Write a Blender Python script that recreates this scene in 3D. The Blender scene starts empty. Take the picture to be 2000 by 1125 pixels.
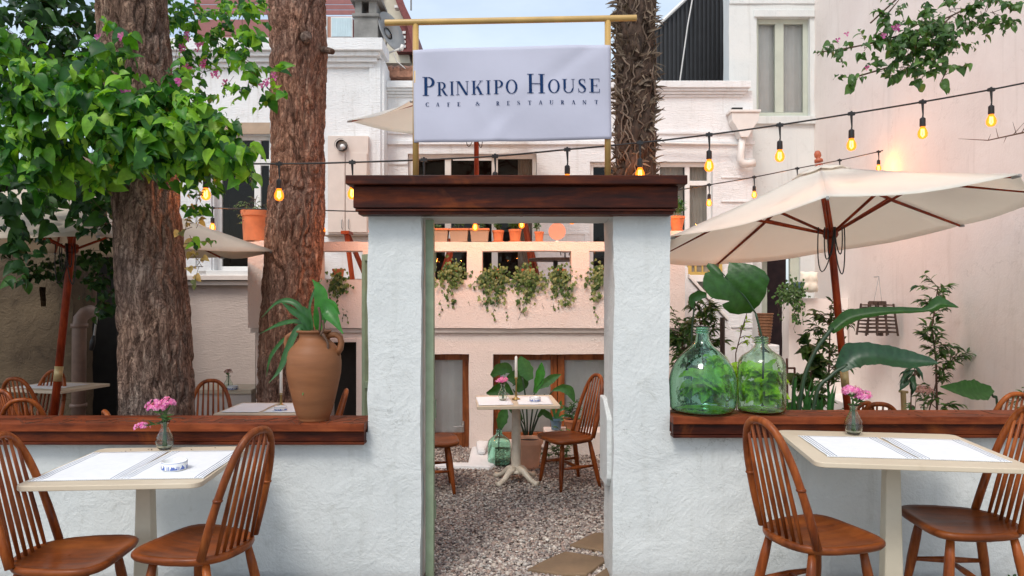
import bpy, math, random
import numpy as np
from mathutils import Vector, Matrix, Euler, noise
R = math.radians
rnd = random.Random(7)
scene = bpy.context.scene
COL = scene.collection

# ---------------------------------------------------------------- camera
CAMZ = 1.58; F = 1387.0; HY = 575.0
cam_d = bpy.data.cameras.new('camera'); cam = bpy.data.objects.new('camera', cam_d); COL.objects.link(cam)
cam.location = (0, 0, CAMZ); cam.rotation_euler = (R(90), 0, 0)
cam_d.sensor_width = 36; cam_d.lens = F / 2000 * 36; cam_d.shift_y = (HY - 562.5) / 2000
cam_d.clip_start = 0.05; cam_d.clip_end = 500
scene.camera = cam

# ---------------------------------------------------------------- sky, sun, exposure
SUN_EL, SUN_AZ = 52, 205          # sun behind the camera, a little to the left
world = bpy.data.worlds.new('World'); scene.world = world; world.use_nodes = True
nt = world.node_tree; nt.nodes.clear()
out = nt.nodes.new('ShaderNodeOutputWorld'); bg = nt.nodes.new('ShaderNodeBackground')
sky = nt.nodes.new('ShaderNodeTexSky'); sky.sky_type = 'NISHITA'; sky.sun_disc = False
sky.sun_elevation = R(SUN_EL); sky.sun_rotation = R(SUN_AZ); sky.air_density = 1.0; sky.dust_density = 2.5; sky.ozone_density = 1.2
tc = nt.nodes.new('ShaderNodeTexCoord'); mp = nt.nodes.new('ShaderNodeMapping'); mp.inputs['Scale'].default_value = (1, 1, 2.6)
nz = nt.nodes.new('ShaderNodeTexNoise'); nz.inputs['Scale'].default_value = 2.2; nz.inputs['Detail'].default_value = 7
cr = nt.nodes.new('ShaderNodeValToRGB'); cr.color_ramp.elements[0].position = .35; cr.color_ramp.elements[1].position = .75
cr.color_ramp.elements[0].color = (.30, .30, .30, 1); cr.color_ramp.elements[1].color = (.92, .92, .92, 1)
mx = nt.nodes.new('ShaderNodeMix'); mx.data_type = 'RGBA'
nt.links.new(tc.outputs['Generated'], mp.inputs['Vector']); nt.links.new(mp.outputs[0], nz.inputs['Vector'])
nt.links.new(nz.outputs['Fac'], cr.inputs['Fac']); nt.links.new(cr.outputs['Color'], mx.inputs[0])
nt.links.new(sky.outputs[0], mx.inputs[6]); mx.inputs[7].default_value = (4.9, 5.5, 6.0, 1)
nt.links.new(mx.outputs[2], bg.inputs['Color']); bg.inputs['Strength'].default_value = 0.1
nt.links.new(bg.outputs[0], out.inputs['Surface'])
sd = bpy.data.lights.new('sun', 'SUN'); sd.energy = 0.8; sd.angle = R(18); sd.color = (1, .96, .9)
so = bpy.data.objects.new('sun', sd); COL.objects.link(so)
so.rotation_euler = (R(90 - SUN_EL), 0, R(180 - SUN_AZ + 0))
scene.view_settings.view_transform = 'Standard'; scene.view_settings.look = 'None'
scene.view_settings.exposure = 1.06; scene.view_settings.gamma = 1
try:
    scene.cycles.max_bounces = 10; scene.cycles.transparent_max_bounces = 24; scene.cycles.transmission_bounces = 10
    scene.cycles.use_denoising = True; scene.cycles.sample_clamp_indirect = 4
except Exception: pass

# ---------------------------------------------------------------- helpers
def W(px, py, Y):
    return Vector(((px - 1000) / F * Y, Y, CAMZ - (py - HY) / F * Y))
def XX(px, Y): return (px - 1000) / F * Y
def ZZ(py, Y): return CAMZ - (py - HY) / F * Y

def tag(o, label=None, cat=None, group=None, kind=None):
    if label: o['label'] = label
    if cat: o['category'] = cat
    if group: o['group'] = group
    if kind: o['kind'] = kind
    return o
def thing(name, label, cat, loc=(0, 0, 0), rz=0, group=None):
    o = bpy.data.objects.new(name, None); COL.objects.link(o); o.empty_display_size = .1
    o.location = loc; o.rotation_euler = (0, 0, rz)
    return tag(o, label, cat, group)
def copy_tree(o, parent=None):
    c = o.copy(); COL.objects.link(c)
    if parent is not None: c.parent = parent
    for ch in list(o.children):
        copy_tree(ch, c)
    return c

class MB:
    def __init__(s): s.v = []; s.f = []; s.mi = []
    def add(s, vs, fs, m=0):
        n = len(s.v); s.v += [tuple(v) for v in vs]
        for f in fs: s.f.append(tuple(i + n for i in f)); s.mi.append(m)
        return s
    def box(s, a, b, m=0, rot=None, c=None):
        x0, y0, z0 = a; x1, y1, z1 = b
        vs = [Vector(p) for p in ((x0,y0,z0),(x1,y0,z0),(x1,y1,z0),(x0,y1,z0),(x0,y0,z1),(x1,y0,z1),(x1,y1,z1),(x0,y1,z1))]
        if rot is not None:
            c = Vector(c) if c is not None else (Vector(a) + Vector(b)) / 2
            vs = [rot @ (v - c) + c for v in vs]
        return s.add(vs, [(0,3,2,1),(4,5,6,7),(0,1,5,4),(1,2,6,5),(2,3,7,6),(3,0,4,7)], m)
    def tube(s, pts, rad, n=8, m=0, cap=True, flat=None):
        pts = [Vector(p) for p in pts]
        if not hasattr(rad, '__len__'): rad = [rad] * len(pts)
        vs = []; fs = []; prev = None
        for i, p in enumerate(pts):
            t = (pts[min(i+1, len(pts)-1)] - pts[max(i-1, 0)]).normalized()
            if prev is None:
                a = Vector((0,0,1)) if abs(t.z) < .9 else Vector((1,0,0))
                u = t.cross(a).normalized()
            else:
                u = (prev - t * prev.dot(t)).normalized()
            prev = u; w = t.cross(u)
            for k in range(n):
                an = 2*math.pi*k/n
                vs.append(p + (u*math.cos(an)*(flat or 1) + w*math.sin(an)) * rad[i])
        for i in range(len(pts)-1):
            for k in range(n):
                fs.append((i*n+k, i*n+(k+1)%n, (i+1)*n+(k+1)%n, (i+1)*n+k))
        if cap: fs.append(tuple(range(n-1, -1, -1))); fs.append(tuple((len(pts)-1)*n+k for k in range(n)))
        return s.add(vs, fs, m)
    def lathe(s, c, prof, n=32, m=0, close=True):
        c = Vector(c); vs = []; fs = []
        for r, z in prof:
            for k in range(n):
                a = 2*math.pi*k/n; vs.append(c + Vector((r*math.cos(a), r*math.sin(a), z)))
        for i in range(len(prof)-1):
            for k in range(n): fs.append((i*n+k, i*n+(k+1)%n, (i+1)*n+(k+1)%n, (i+1)*n+k))
        if close:
            fs.append(tuple(range(n-1, -1, -1))); fs.append(tuple((len(prof)-1)*n+k for k in range(n)))
        return s.add(vs, fs, m)
    def prism(s, poly, d0, d1, m=0, axis='y'):       # poly in (x,z) extruded along y, or (y,z) along x, or (x,y) along z
        n = len(poly)
        def P(a, b, d): return (a, d, b) if axis == 'y' else ((d, a, b) if axis == 'x' else (a, b, d))
        vs = [P(a, b, d0) for a, b in poly] + [P(a, b, d1) for a, b in poly]
        fs = [tuple(range(n)), tuple(range(2*n-1, n-1, -1))] + [(i, i+n, (i+1)%n+n, (i+1)%n) for i in range(n)]
        return s.add(vs, fs, m)
    def leafstrip(s, pts, wid, up=(0,-1,0), fold=.25, m=0, nu=2):
        pts = [Vector(p) for p in pts]; up = Vector(up); vs = []; fs = []; k = 2*nu+1
        for i, p in enumerate(pts):
            t = (pts[min(i+1, len(pts)-1)] - pts[max(i-1, 0)]).normalized()
            sd_ = t.cross(up)
            sd_ = sd_.normalized() if sd_.length > 1e-4 else Vector((1,0,0))
            nn = sd_.cross(t).normalized()
            w = wid[i] if hasattr(wid, '__len__') else wid
            for j in range(-nu, nu+1):
                q = j/nu
                vs.append(p + sd_*q*w + nn*(fold*w*(abs(q)**1.3) + (.05*w*abs(q)*math.sin(i*2.1) if len(pts) > 14 else 0)))
        for i in range(len(pts)-1):
            for j in range(k-1): fs.append((i*k+j, i*k+j+1, (i+1)*k+j+1, (i+1)*k+j))
        return s.add(vs, fs, m)
    def build(s, name, mat, parent=None, smooth=False, world=False, bevel=0, sub=0, loc=None, solid=0, auto=None):
        me = bpy.data.meshes.new(name)
        off = Vector((0,0,0))
        if world and parent is not None:
            off = Vector(parent.location)
            if parent.parent is not None: off = off + Vector(parent.parent.location)
        if loc is not None: off = Vector(loc)
        vs = [(v[0]-off.x, v[1]-off.y, v[2]-off.z) for v in s.v]
        me.from_pydata(vs, [], s.f)
        mats = mat if isinstance(mat, (list, tuple)) else [mat]
        for mm in mats: me.materials.append(mm)
        if len(mats) > 1: me.polygons.foreach_set('material_index', s.mi)
        if smooth or auto: me.polygons.foreach_set('use_smooth', [True]*len(me.polygons))
        me.update()
        if auto: me.set_sharp_from_angle(angle=R(auto))
        o = bpy.data.objects.new(name, me); COL.objects.link(o)
        if loc is not None: o.location = loc
        if parent is not None: o.parent = parent
        if solid:
            md = o.modifiers.new('s', 'SOLIDIFY'); md.thickness = solid; md.offset = 0
        if bevel:
            md = o.modifiers.new('b', 'BEVEL'); md.width = bevel; md.segments = 2; md.limit_method = 'ANGLE'; md.angle_limit = R(40)
            md.harden_normals = False
        if sub:
            md = o.modifiers.new('u', 'SUBSURF'); md.levels = sub; md.render_levels = sub
        return o

def grid_wall(holes, x0, x1, z0, z1, ya, yb, step, amp=.004, depth_n=3, solid_fn=None, fine=None, seed=0):
    """plastered wall as one shell: cells of the x-z grid that are solid, with real undulation"""
    def cuts(a, b, extra):
        s_ = sorted(set([a, b] + [e for e in extra if a < e < b])); o_ = []
        for p, q in zip(s_, s_[1:]):
            n = max(1, int(round((q-p)/step)))
            o_ += [p + (q-p)*i/n for i in range(n)]
        return o_ + [s_[-1]]
    xs = cuts(x0, x1, [h[0] for h in holes] + [h[1] for h in holes])
    zs = cuts(z0, z1, [h[2] for h in holes] + [h[3] for h in holes])
    ys = [ya + (yb-ya)*i/depth_n for i in range(depth_n+1)]
    nx, nz_ = len(xs)-1, len(zs)-1
    S = [[True]*nz_ for _ in range(nx)]
    for i in range(nx):
        cx = (xs[i]+xs[i+1])/2
        for k in range(nz_):
            cz = (zs[k]+zs[k+1])/2
            for h in holes:
                if h[0] < cx < h[1] and h[2] < cz < h[3]: S[i][k] = False
    vid = {}; V = []; Fc = []
    def v(i, j, k):
        key = (i, j, k)
        if key not in vid:
            p = Vector((xs[i], ys[j], zs[k]))
            n1 = noise.noise_vector(p*2.3 + Vector((seed,0,0)))*amp*1.6 + noise.noise_vector(p*9 + Vector((0,seed,0)))*amp*.8 + noise.noise_vector(p*25)*amp*.45
            vid[key] = len(V); V.append(p + n1)
        return vid[key]
    sol = lambda i, k: 0 <= i < nx and 0 <= k < nz_ and S[i][k]
    J = depth_n
    for i in range(nx):
        for k in range(nz_):
            if not S[i][k]: continue
            Fc.append((v(i,0,k), v(i+1,0,k), v(i+1,0,k+1), v(i,0,k+1)))
            Fc.append((v(i,J,k), v(i,J,k+1), v(i+1,J,k+1), v(i+1,J,k)))
            for j in range(J):
                if not sol(i-1, k): Fc.append((v(i,j,k), v(i,j,k+1), v(i,j+1,k+1), v(i,j+1,k)))
                if not sol(i+1, k): Fc.append((v(i+1,j,k), v(i+1,j+1,k), v(i+1,j+1,k+1), v(i+1,j,k+1)))
                if not sol(i, k-1): Fc.append((v(i,j,k), v(i,j+1,k), v(i+1,j+1,k), v(i+1,j,k)))
                if not sol(i, k+1): Fc.append((v(i,j,k+1), v(i+1,j,k+1), v(i+1,j+1,k+1), v(i,j+1,k+1)))
    mb = MB(); mb.add(V, Fc); return mb

# ---------------------------------------------------------------- materials
def newmat(name):
    m = bpy.data.materials.new(name); m.use_nodes = True; n = m.node_tree
    b = n.nodes['Principled BSDF']; return m, n, b
def ramp(n, stops):
    c = n.nodes.new('ShaderNodeValToRGB'); e = c.color_ramp.elements
    e[0].position = stops[0][0]; e[0].color = (*stops[0][1], 1); e[1].position = stops[-1][0]; e[1].color = (*stops[-1][1], 1)
    for p, col in stops[1:-1]:
        x = e.new(p); x.color = (*col, 1)
    return c
def coords(n, scale=(1,1,1), rot=(0,0,0), kind='Object'):
    t = n.nodes.new('ShaderNodeTexCoord'); m = n.nodes.new('ShaderNodeMapping')
    m.inputs['Scale'].default_value = scale; m.inputs['Rotation'].default_value = rot
    n.links.new(t.outputs[kind], m.inputs['Vector']); return m
def noi(n, vec, scale, detail=5, rough=.55, dist=0):
    x = n.nodes.new('ShaderNodeTexNoise'); x.inputs['Scale'].default_value = scale; x.inputs['Detail'].default_value = detail
    x.inputs['Roughness'].default_value = rough; x.inputs['Distortion'].default_value = dist
    n.links.new(vec.outputs[0], x.inputs['Vector']); return x
def bump(n, b, hsock, strength, dist, prev=None):
    x = n.nodes.new('ShaderNodeBump'); x.inputs['Strength'].default_value = strength; x.inputs['Distance'].default_value = dist
    n.links.new(hsock, x.inputs['Height'])
    if prev: n.links.new(prev.outputs[0], x.inputs['Normal'])
    n.links.new(x.outputs[0], b.inputs['Normal']); return x
def simple(name, c, rough=.5, var=.12, scale=8, metal=0, bmp=0, bscale=40, spec=.5, stretch=(1,1,1)):
    m, n, b = newmat(name); co = coords(n, stretch); a = noi(n, co, scale)
    lo = tuple(max(0, x*(1-var)) for x in c); hi = tuple(min(1, x*(1+var)) for x in c)
    r_ = ramp(n, [(.3, lo), (.7, hi)]); n.links.new(a.outputs['Fac'], r_.inputs['Fac']); n.links.new(r_.outputs[0], b.inputs['Base Color'])
    b.inputs['Roughness'].default_value = rough; b.inputs['Metallic'].default_value = metal; b.inputs['Specular IOR Level'].default_value = spec
    if bmp:
        a2 = noi(n, co, bscale, 4); bump(n, b, a2.outputs['Fac'], .6, bmp)
    return m
def plaster(name, c, c2, stain=(.5,.48,.42), amt=.25, b1=.012, s1=14, s2=70, lines=0, rough=.85, streak=0):
    m, n, b = newmat(name); co = coords(n)
    a = noi(n, co, 1.7, 8, .62); r1 = ramp(n, [(.32, c2), (.62, c)]); n.links.new(a.outputs['Fac'], r1.inputs['Fac'])
    d = noi(n, co, 5.5, 10, .72, .6); r2 = ramp(n, [(.56, (0,0,0)), (.78, (amt,)*3)]); n.links.new(d.outputs['Fac'], r2.inputs['Fac'])
    mxx = n.nodes.new('ShaderNodeMix'); mxx.data_type = 'RGBA'; n.links.new(r2.outputs[0], mxx.inputs[0]); n.links.new(r1.outputs[0], mxx.inputs[6])
    mxx.inputs[7].default_value = (*stain, 1); lastc = mxx.outputs[2]
    if streak:
        for (sc_, scale_, lo_, hi_, am_) in (((5,5,.35), 2.2, .56, .76, streak), ((1,1,1), 38, .69, .74, streak*1.6)):
            sn = noi(n, coords(n, sc_), scale_, 5, .6); sr = ramp(n, [(lo_, (0,0,0)), (hi_, (am_,)*3)]); n.links.new(sn.outputs['Fac'], sr.inputs['Fac'])
            sm_ = n.nodes.new('ShaderNodeMix'); sm_.data_type = 'RGBA'; n.links.new(sr.outputs[0], sm_.inputs[0]); n.links.new(lastc, sm_.inputs[6])
            sm_.inputs[7].default_value = (stain[0]*.8, stain[1]*.78, stain[2]*.72, 1); lastc = sm_.outputs[2]
    if streak:
        wv = noi(n, co, 2.5, 6, .7); va = n.nodes.new('ShaderNodeVectorMath'); va.operation = 'MULTIPLY_ADD'; va.inputs[1].default_value = (.55,.55,.55)
        n.links.new(wv.outputs['Color'], va.inputs[0]); n.links.new(co.outputs[0], va.inputs[2])
        vo = n.nodes.new('ShaderNodeTexVoronoi'); vo.feature = 'DISTANCE_TO_EDGE'; vo.inputs['Scale'].default_value = .9; n.links.new(va.outputs[0], vo.inputs['Vector'])
        cr_ = ramp(n, [(0, (.40,.40,.40)), (.004, (0,0,0))]); n.links.new(vo.outputs['Distance'], cr_.inputs['Fac'])
        mk = noi(n, coords(n, (1,1,1), (1,0,0)), 1.1, 2); mr = ramp(n, [(.50, (0,0,0)), (.60, (1,1,1))]); n.links.new(mk.outputs['Fac'], mr.inputs['Fac'])
        mu_ = n.nodes.new('ShaderNodeMath'); mu_.operation = 'MULTIPLY'; n.links.new(cr_.outputs[0], mu_.inputs[0]); n.links.new(mr.outputs[0], mu_.inputs[1])
        sm2 = n.nodes.new('ShaderNodeMix'); sm2.data_type = 'RGBA'; n.links.new(mu_.outputs[0], sm2.inputs[0]); n.links.new(lastc, sm2.inputs[6]); sm2.inputs[7].default_value = (stain[0]*.6, stain[1]*.6, stain[2]*.58, 1); lastc = sm2.outputs[2]
    n.links.new(lastc, b.inputs['Base Color'])
    b.inputs['Roughness'].default_value = rough; b.inputs['Specular IOR Level'].default_value = .25
    # trowel ridges: ridged noise + fine grain
    e = noi(n, co, s1, 7, .6, .8); mu = n.nodes.new('ShaderNodeMath'); mu.operation = 'SUBTRACT'; mu.inputs[1].default_value = .5
    ab = n.nodes.new('ShaderNodeMath'); ab.operation = 'ABSOLUTE'; n.links.new(e.outputs['Fac'], mu.inputs[0]); n.links.new(mu.outputs[0], ab.inputs[0])
    p1 = bump(n, b, ab.outputs[0], .8, b1)
    g = noi(n, co, s2, 5, .65); p2 = bump(n, b, g.outputs['Fac'], .55, b1*.45, p1)
    if lines:
        l = noi(n, coords(n, (.35, .35, 2.2)), 34, 5, .6); bump(n, b, l.outputs['Fac'], .8, lines, p2)
    return m
def wood(name, dark, mid, light, rough=.35, axis='x', scale=3.0, coat=.3, blot=0):
    m, n, b = newmat(name)
    st = {'x': (.12, 1, 1), 'y': (1, .12, 1), 'z': (1, 1, .12)}[axis]
    co = coords(n, st); oi = n.nodes.new('ShaderNodeObjectInfo'); om = n.nodes.new('ShaderNodeMath'); om.operation = 'MULTIPLY'; om.inputs[1].default_value = 37
    n.links.new(oi.outputs['Random'], om.inputs[0]); n.links.new(om.outputs[0], co.inputs['Location']); a = noi(n, co, scale*4, 6, .6, .7); a2 = noi(n, co, scale*28, 4, .6, .2)
    ad = n.nodes.new('ShaderNodeMath'); ad.operation = 'MULTIPLY_ADD'; ad.inputs[1].default_value = .35
    n.links.new(a2.outputs['Fac'], ad.inputs[0]); n.links.new(a.outputs['Fac'], ad.inputs[2])
    sb = n.nodes.new('ShaderNodeMath'); sb.operation = 'SUBTRACT'; sb.inputs[1].default_value = .17; n.links.new(ad.outputs[0], sb.inputs[0])
    r_ = ramp(n, [(.34, dark), (.5, mid), (.68, light)]); n.links.new(sb.outputs[0], r_.inputs['Fac'])
    last = r_.outputs[0]
    if blot:
        q = noi(n, coords(n, (.6, 1, 1)), 3.1, 6, .6, 1.5); rr = ramp(n, [(.57, (0,0,0)), (.74, (blot,)*3)]); n.links.new(q.outputs['Fac'], rr.inputs['Fac'])
        mm = n.nodes.new('ShaderNodeMix'); mm.data_type = 'RGBA'; n.links.new(rr.outputs[0], mm.inputs[0]); n.links.new(last, mm.inputs[6])
        mm.inputs[7].default_value = (light[0]*1.7, light[1]*2.1, light[2]*1.4, 1); last = mm.outputs[2]
    vr = ramp(n, [(0, (.80,.80,.80)), (1, (1.18,1.15,1.1))]); n.links.new(oi.outputs['Random'], vr.inputs['Fac'])
    wr = noi(n, coords(n), 4.5, 6, .65); wv = ramp(n, [(.4, (.72,.70,.68)), (.62, (1.1,1.1,1.1))]); n.links.new(wr.outputs['Fac'], wv.inputs['Fac'])
    for rr_ in (vr, wv):
        mv = n.nodes.new('ShaderNodeMix'); mv.data_type = 'RGBA'; mv.blend_type = 'MULTIPLY'; mv.inputs[0].default_value = 1; n.links.new(last, mv.inputs[6]); n.links.new(rr_.outputs[0], mv.inputs[7]); last = mv.outputs[2]
    n.links.new(last, b.inputs['Base Color'])
    rg = ramp(n, [(.3, (rough*.7,)*3), (.7, (rough*1.4,)*3)]); n.links.new(a.outputs['Fac'], rg.inputs['Fac']); n.links.new(rg.outputs[0], b.inputs['Roughness'])
    b.inputs['Specular IOR Level'].default_value = .2; b.inputs['Coat Weight'].default_value = coat; b.inputs['Coat Roughness'].default_value = .25
    bump(n, b, sb.outputs[0], .35, .002)
    return m
def leafmat(name, cols, rough=.38, trans=.3, spec=.5):
    m, n, b = newmat(name); g = n.nodes.new('ShaderNodeNewGeometry')
    st = [(i/(len(cols)-1), c) for i, c in enumerate(cols)]
    r_ = ramp(n, st); n.links.new(g.outputs['Random Per Island'], r_.inputs['Fac'])
    co = coords(n); a = noi(n, co, 30, 3); mm = n.nodes.new('ShaderNodeMix'); mm.data_type = 'RGBA'; mm.blend_type = 'MULTIPLY'
    rr = ramp(n, [(.3, (.72,.72,.72)), (.7, (1.15,1.15,1.1))]); n.links.new(a.outputs['Fac'], rr.inputs['Fac'])
    mm.inputs[0].default_value = 1; n.links.new(r_.outputs[0], mm.inputs[6]); n.links.new(rr.outputs[0], mm.inputs[7])
    n.links.new(mm.outputs[2], b.inputs['Base Color']); b.inputs['Roughness'].default_value = rough; b.inputs['Specular IOR Level'].default_value = spec
    tr = n.nodes.new('ShaderNodeBsdfTranslucent'); ms = n.nodes.new('ShaderNodeMixShader'); ms.inputs[0].default_value = trans
    mu = n.nodes.new('ShaderNodeMix'); mu.data_type = 'RGBA'; mu.blend_type = 'MULTIPLY'; mu.inputs[0].default_value = 1
    mu.inputs[7].default_value = (1.6, 1.7, .7, 1); n.links.new(mm.outputs[2], mu.inputs[6]); n.links.new(mu.outputs[2], tr.inputs['Color'])
    n.links.new(b.outputs[0], ms.inputs[1]); n.links.new(tr.outputs[0], ms.inputs[2]); n.links.new(ms.outputs[0], n.nodes['Material Output'].inputs['Surface'])
    return m
def thin_glass(name, tint, refl=1.0, rough=.02, base=.06):
    m = bpy.data.materials.new(name); m.use_nodes = True; n = m.node_tree; n.nodes.clear()
    o_ = n.nodes.new('ShaderNodeOutputMaterial'); t = n.nodes.new('ShaderNodeBsdfTransparent'); t.inputs[0].default_value = (*tint, 1)
    g = n.nodes.new('ShaderNodeBsdfGlossy'); g.inputs['Roughness'].default_value = rough
    fr = n.nodes.new('ShaderNodeFresnel'); fr.inputs[0].default_value = 1.5
    ad = n.nodes.new('ShaderNodeMath'); ad.operation = 'MULTIPLY_ADD'; ad.inputs[1].default_value = refl; ad.inputs[2].default_value = base
    n.links.new(fr.outputs[0], ad.inputs[0])
    ms = n.nodes.new('ShaderNodeMixShader'); n.links.new(ad.outputs[0], ms.inputs[0]); n.links.new(t.outputs[0], ms.inputs[1]); n.links.new(g.outputs[0], ms.inputs[2])
    co = coords(n); a = noi(n, co, 3, 2); bp = n.nodes.new('ShaderNodeBump'); bp.inputs['Strength'].default_value = .15; bp.inputs['Distance'].default_value = .02
    n.links.new(a.outputs['Fac'], bp.inputs['Height']); n.links.new(bp.outputs[0], g.inputs['Normal'])
    n.links.new(ms.outputs[0], o_.inputs[0]); return m
def real_glass(name, tint, rough=.02, bub=.0):
    m, n, b = newmat(name); b.inputs['Base Color'].default_value = (*tint, 1); b.inputs['Transmission Weight'].default_value = 1
    b.inputs['Roughness'].default_value = rough; b.inputs['IOR'].default_value = 1.45
    co = coords(n); a = noi(n, co, 9, 3); bump(n, b, a.outputs['Fac'], .4, .005)
    return m
def emis(name, c, s):
    m = bpy.data.materials.new(name); m.use_nodes = True; n = m.node_tree; n.nodes.clear()
    o_ = n.nodes.new('ShaderNodeOutputMaterial'); e = n.nodes.new('ShaderNodeEmission'); e.inputs[0].default_value = (*c, 1); e.inputs[1].default_value = s
    n.links.new(e.outputs[0], o_.inputs[0]); return m

MT = {}
MT['gatewall'] = plaster('gate_wall_paint', (.68,.70,.685), (.60,.625,.615), stain=(.42,.43,.39), amt=.6, b1=.02, s1=4.0, s2=48, streak=.20)
MT['pink'] = plaster('pale_pink_stucco', (.84,.72,.65), (.79,.67,.60), stain=(.60,.45,.38), amt=.2, b1=.018, s1=24, s2=60)
MT['white'] = plaster('old_white_paint', (.82,.83,.83), (.75,.76,.76), stain=(.45,.42,.36), amt=.35, b1=.012, s1=9, s2=50, lines=.012, streak=.3)
MT['blush'] = plaster('shade_darkened_pink_paint', (.62,.51,.45), (.55,.45,.40), stain=(.45,.37,.32), amt=.22, b1=.012, s1=9, s2=45, lines=.01)  # pinkish wall paint, its colour also darkened for the shade there
MT['greywhite'] = plaster('grey_white_paint', (.72,.74,.72), (.65,.68,.67), stain=(.42,.43,.41), amt=.3, b1=.008, s1=6, s2=45, streak=.3)
MT['rightwall'] = plaster('blush_boundary_paint', (.85,.78,.73), (.80,.72,.67), stain=(.60,.53,.48), amt=.5, b1=.010, s1=2.5, s2=40, streak=.22)
MT['oldplaster'] = plaster('crumbling_plaster', (.125,.09,.055), (.06,.042,.027), stain=(.025,.018,.013), amt=.9, b1=.05, s1=5, s2=40)  # plaster colours darkened to carry the shade on the left side
MT['trim'] = simple('white_trim_paint', (.78,.77,.74), .5, .05, 6, bmp=.001)
MT['trimpink'] = simple('pinkish_trim_paint', (.70,.60,.53), .5, .05, 6, bmp=.001)
MT['sage'] = simple('sage_window_paint', (.52,.56,.47), .5, .06, 6)
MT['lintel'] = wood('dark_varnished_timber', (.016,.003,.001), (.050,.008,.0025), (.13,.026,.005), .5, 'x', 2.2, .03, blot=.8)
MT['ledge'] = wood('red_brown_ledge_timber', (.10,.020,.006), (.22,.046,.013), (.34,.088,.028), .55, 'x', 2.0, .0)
MT['chair'] = wood('varnished_chair_wood', (.14,.030,.006), (.26,.062,.012), (.37,.105,.022), .40, 'z', 2.5, .15)
MT['seatwood'] = wood('varnished_seat_wood', (.12,.028,.006), (.23,.057,.011), (.33,.095,.019), .40, 'y', 1.6, .15)
MT['chairdark'] = wood('old_chair_wood', (.10,.022,.010), (.19,.045,.018), (.28,.08,.03), .35, 'z', 4, .35)
MT['mast'] = wood('red_mast_wood', (.18,.024,.007), (.29,.040,.010), (.40,.065,.015), .45, 'z', 3, .1)
MT['door'] = wood('brown_door_wood', (.16,.045,.014), (.28,.085,.027), (.38,.13,.045), .4, 'z', 3, .2)
MT['darkwood'] = wood('dark_grey_wood', (.05,.032,.026), (.11,.075,.06), (.18,.13,.11), .6, 'z', 5, 0)
MT['gold'] = simple('gold_paint', (.52,.33,.11), .35, .12, 9, bmp=.001)
MT['table'] = plaster('cream_table_top', (.68,.58,.44), (.60,.50,.37), stain=(.42,.33,.22), amt=.5, b1=.001, s1=10, s2=60, rough=.45)
MT['tableleg'] = simple('cream_table_leg', (.60,.54,.42), .5, .07, 8, bmp=.001)
MT['iron'] = simple('white_cast_iron', (.66,.60,.49), .45, .12, 14, bmp=.003)
MT['cloth'] = simple('white_linen', (.80,.81,.82), .9, .03, 20, bmp=.001, bscale=400)
MT['stripe'] = simple('blue_grey_stripe', (.16,.19,.26), .9, .1, 20)
def canvas(name, c, t):
    m = simple(name, c, .85, .04, 3, bmp=.004, bscale=7)
    n = m.node_tree; b = n.nodes['Principled BSDF']; tr = n.nodes.new('ShaderNodeBsdfTranslucent'); tr.inputs[0].default_value = (*c, 1)
    ms = n.nodes.new('ShaderNodeMixShader'); ms.inputs[0].default_value = t
    n.links.new(b.outputs[0], ms.inputs[1]); n.links.new(tr.outputs[0], ms.inputs[2]); n.links.new(ms.outputs[0], n.nodes['Material Output'].inputs['Surface']); return m
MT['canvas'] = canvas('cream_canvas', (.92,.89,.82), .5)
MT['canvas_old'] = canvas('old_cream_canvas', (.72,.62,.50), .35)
MT['banner'] = canvas('banner_cloth', (.54,.545,.65), .10)
MT['ink'] = simple('navy_ink', (.010,.035,.11), .8, .05, spec=.1)
MT['black'] = simple('black_rubber', (.012,.012,.013), .5, .1)
MT['terracotta'] = simple('terracotta', (.56,.20,.09), .8, .14, 9, bmp=.002)
MT['palepot'] = simple('pale_terracotta', (.74,.42,.28), .8, .1, 9, bmp=.002)
MT['amphora'] = simple('amphora_clay', (.24,.095,.038), .55, .22, 4, bmp=.003, bscale=14, spec=.35, stretch=(.5,.5,3.2))
MT['planter'] = simple('grey_brown_planter', (.32,.26,.20), .7, .1)
MT['blueglaze'] = simple('blue_glaze', (.12,.20,.27), .3, .1)
MT['glass_green'] = real_glass('green_bottle_glass', (.60,.91,.79))
MT['glass_pale'] = real_glass('pale_green_bottle_glass', (.75,.93,.80))
MT['glass_clear'] = real_glass('clear_vase_glass', (.86,.93,.88))
MT['water'] = real_glass('stale_water', (.85,.9,.82)); 
MT['pane'] = thin_glass('window_pane', (.88,.90,.90), .8, .02, .02)
MT['pane_dark'] = thin_glass('dark_window_pane', (.6,.6,.57), .6, .02, .0)
MT['curtain'] = simple('grey_curtain', (.84,.83,.80), .9, .05, 4)
MT['curtain_w'] = simple('pinkish_curtain', (.60,.50,.44), .9, .08, 4)
MT['curtain_b'] = simple('pale_blue_curtain', (.55,.68,.72), .9, .08, 4)
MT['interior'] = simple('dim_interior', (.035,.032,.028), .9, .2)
MT['green_metal'] = simple('sage_green_metal', (.25,.31,.20), .5, .12, 12, bmp=.001)
MT['porcelain'] = simple('white_porcelain', (.80,.81,.80), .15, .02)
MT['blueprint'] = simple('blue_porcelain_paint', (.06,.12,.42), .15, .1)
MT['candle'] = simple('candle_wax', (.82,.80,.73), .5, .03)
MT['brass'] = simple('old_brass', (.35,.24,.09), .35, .2, 20, metal=.9)
MT['wicker'] = simple('brown_wicker', (.20,.09,.04), .7, .3, 60, bmp=.01, bscale=60, stretch=(1,1,2.5))
MT['cushion'] = simple('cream_cushion', (.80,.76,.64), .9, .05, 6, bmp=.004, bscale=30)
MT['redsiding'] = simple('dusty_red_siding', (.30,.11,.10), .6, .12)
MT['concrete'] = simple('grey_concrete', (.22,.215,.20), .9, .3, 5, bmp=.006)
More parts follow.
